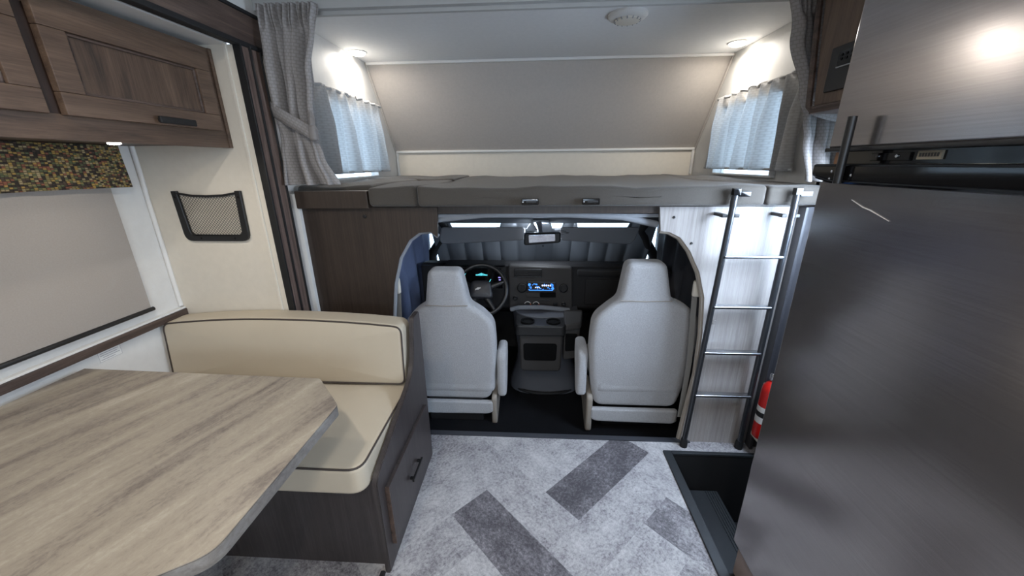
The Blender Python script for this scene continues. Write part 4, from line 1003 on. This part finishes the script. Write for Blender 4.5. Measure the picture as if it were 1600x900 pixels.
# fridge
t = thing('refrigerator', (1.0, .70, 0), 'tall two-door stainless refrigerator at the right', 'refrigerator')
obj('body', B(.752, 1.215, .385, 1.010, .14, 2.05, bev=.003), M['black'], t)
def fdoor(z0, z1):
    b = newbm(); slab(b, roundpoly([(.375, z0), (1.018, z0), (1.018, z1), (.375, z1)], .006, 3), lambda u, v, s: (s, u, v), .718, .75, .005, rings=3); return obj('door', b, M['steel'], t)
d1 = fdoor(1.447, 2.06); d2 = fdoor(.143, 1.372)
obj('edge_trim', B(.712, .745, .375, 1.02, 1.439, 1.448, bev=.002), M['black'], d1)
obj('plywood_patch', B(.735, .745, .985, 1.012, 1.412, 1.438), M['plywood'], t)
obj('recess', B(.735, .76, .385, .985, 1.375, 1.44), M['blackgloss'], t)
hb = newbm(); slab(hb, roundpoly([(.37, 1.368), (.97, 1.368), (1.03, 1.383), (1.03, 1.412), (.37, 1.414)], [.004, .03, .008, .006, .004], 4), lambda u, v, s: (s, u, v), .700, .74, .006, rings=3)
obj('handle', hb, M['blackgloss'], d2)
obj('handle_lip', tube(newbm(), [(.699, .37, 1.373), (.699, .96, 1.373), (.702, 1.01, 1.381)], .004, 8), M['blackgloss'], d2)
lt = obj('latch_bar', tube(newbm(), [(.690, .925, 1.370), (.688, .925, 1.51)], .0085, 12), M['black'], t)
for y, z in ((.965, 1.378), (.963, 1.395), (.905, 1.388)):
    obj('screw', lathe(newbm(), [(.0035, 0), (0, .002)], 10, (.6995, y, z), tilt=Matrix.Rotation(-PI/2, 4, 'Y')), M['chrome'], lt)
obj('control_panel', B(.731, .737, .815, .905, 1.418, 1.434, bev=.001), M['blackgloss'], t)
for y in (.84, .885): obj('indicator', lathe(newbm(), [(.004, 0), (.003, .003)], 10, (.7305, y, 1.427), tilt=Matrix.Rotation(-PI/2, 4, 'Y')), M['chrome'], t)
obj('sticker', B(.7305, .736, .755, .800, 1.420, 1.436), plain('tan_sticker', srgb(136, 128, 112), .5), t)
b = newbm()
for k in range(7): box(b, .7300, .7306, .759+k*.0055, .763+k*.0055, 1.425, 1.432)
obj('sticker_print', b, M['black'], t)
obj('kick_panel', B(.735, 1.2, .385, 1.005, .0, .138, bev=.002), plain('taupe_kick_panel', srgb(132, 118, 112), .5, mottle=.1, mscale=20), t)
b = newbm(); tube(b, [(.7165, .905, 1.335), (.7165, .87, 1.322), (.7165, .85, 1.318), (.7165, .80, 1.302)], [.0006, .0013, .0014, .0006], 6); obj('scratch', b, M['paper'], d2)
# overhead cabinet right with control panels
t = thing('overhead_cabinet', (1.1, 1.3, 1.58), 'brown overhead cabinet with dark control panels behind the refrigerator top', 'cabinet')
b = newbm(); prism(b, [(1.022, 1.60), (1.50, 1.60), (1.595, 2.118), (1.022, 2.118)], 'x', .975, 1.215, bev=.002); obj('carcass', b, wood('dim_walnut_laminate', [(.3, srgb(74, 59, 48)), (.5, srgb(100, 82, 68)), (.72, srgb(118, 98, 82))], 'z', stretch=12), t)
b = newbm(); pts_ = [(1.03, 1.583), (1.49, 1.583), (1.515, 1.60), (1.61, 2.118)]
tube(b, [(.968, y, z) for y, z in pts_], .010, 8); box(b, .965, 1.215, 1.022, 1.505, 1.575, 1.60, bev=.003)
obj('edge_banding', b, M['wood_dark_y'], t)
p_ = obj('control_panel', B(.964, .976, 1.20, 1.455, 1.635, 1.765, bev=.003), M['black'], t)
obj('screen', B(.961, .965, 1.22, 1.415, 1.705, 1.745), M['blackgloss'], p_); obj('divider', B(.960, .965, 1.22, 1.415, 1.700, 1.703), M['alu'], p_)
b = newbm()
for k in range(6): lathe(b, [(.004, 0), (.004, .002)], 8, (.9605, 1.40-.02*(k % 3), 1.735-.012*(k//3)), tilt=Matrix.Rotation(-PI/2, 4, 'Y'))
obj('button', b, M['dash'], p_)
obj('vent_panel', B(.964, .976, 1.20, 1.40, 1.90, 1.98, bev=.003), M['blackgloss'], t)
# fire extinguisher
t = thing('fire_extinguisher', (1.15, 1.60, .10), 'small red fire extinguisher with white label at the foot of the ladder', 'fire extinguisher')
C_ = (1.130, 1.592, .12)
obj('cylinder', lathe(newbm(), [(.030, 0), (.036, .008), (.037, .03), (.037, .26), (.034, .285), (.022, .305), (.012, .315), (.012, .325)], 28, C_), M['red'], t)
obj('paper_label', lathe(newbm(), [(.0374, .09), (.0376, .095), (.0376, .175), (.0374, .18)], 28, C_), M['paper'], t)
obj('label_band', lathe(newbm(), [(.0377, .125), (.0379, .127), (.0379, .15), (.0377, .152)], 28, C_), M['black'], t)
obj('valve', lathe(newbm(), [(.014, .322), (.016, .33), (.016, .35), (.01, .358)], 16, C_), M['chrome'], t)
b = newbm(); box(b, 1.140, 1.160, 1.535, 1.605, .470, .478, bev=.002); box(b, 1.140, 1.160, 1.54, 1.595, .487, .493, bev=.002); obj('lever', b, M['black'], t)
obj('bracket', joinbm(B(1.12, 1.18, 1.628, 1.638, .12, .40, bev=.003), B(1.112, 1.185, 1.552, 1.635, .098, .12, bev=.003)), M['cream'], t)
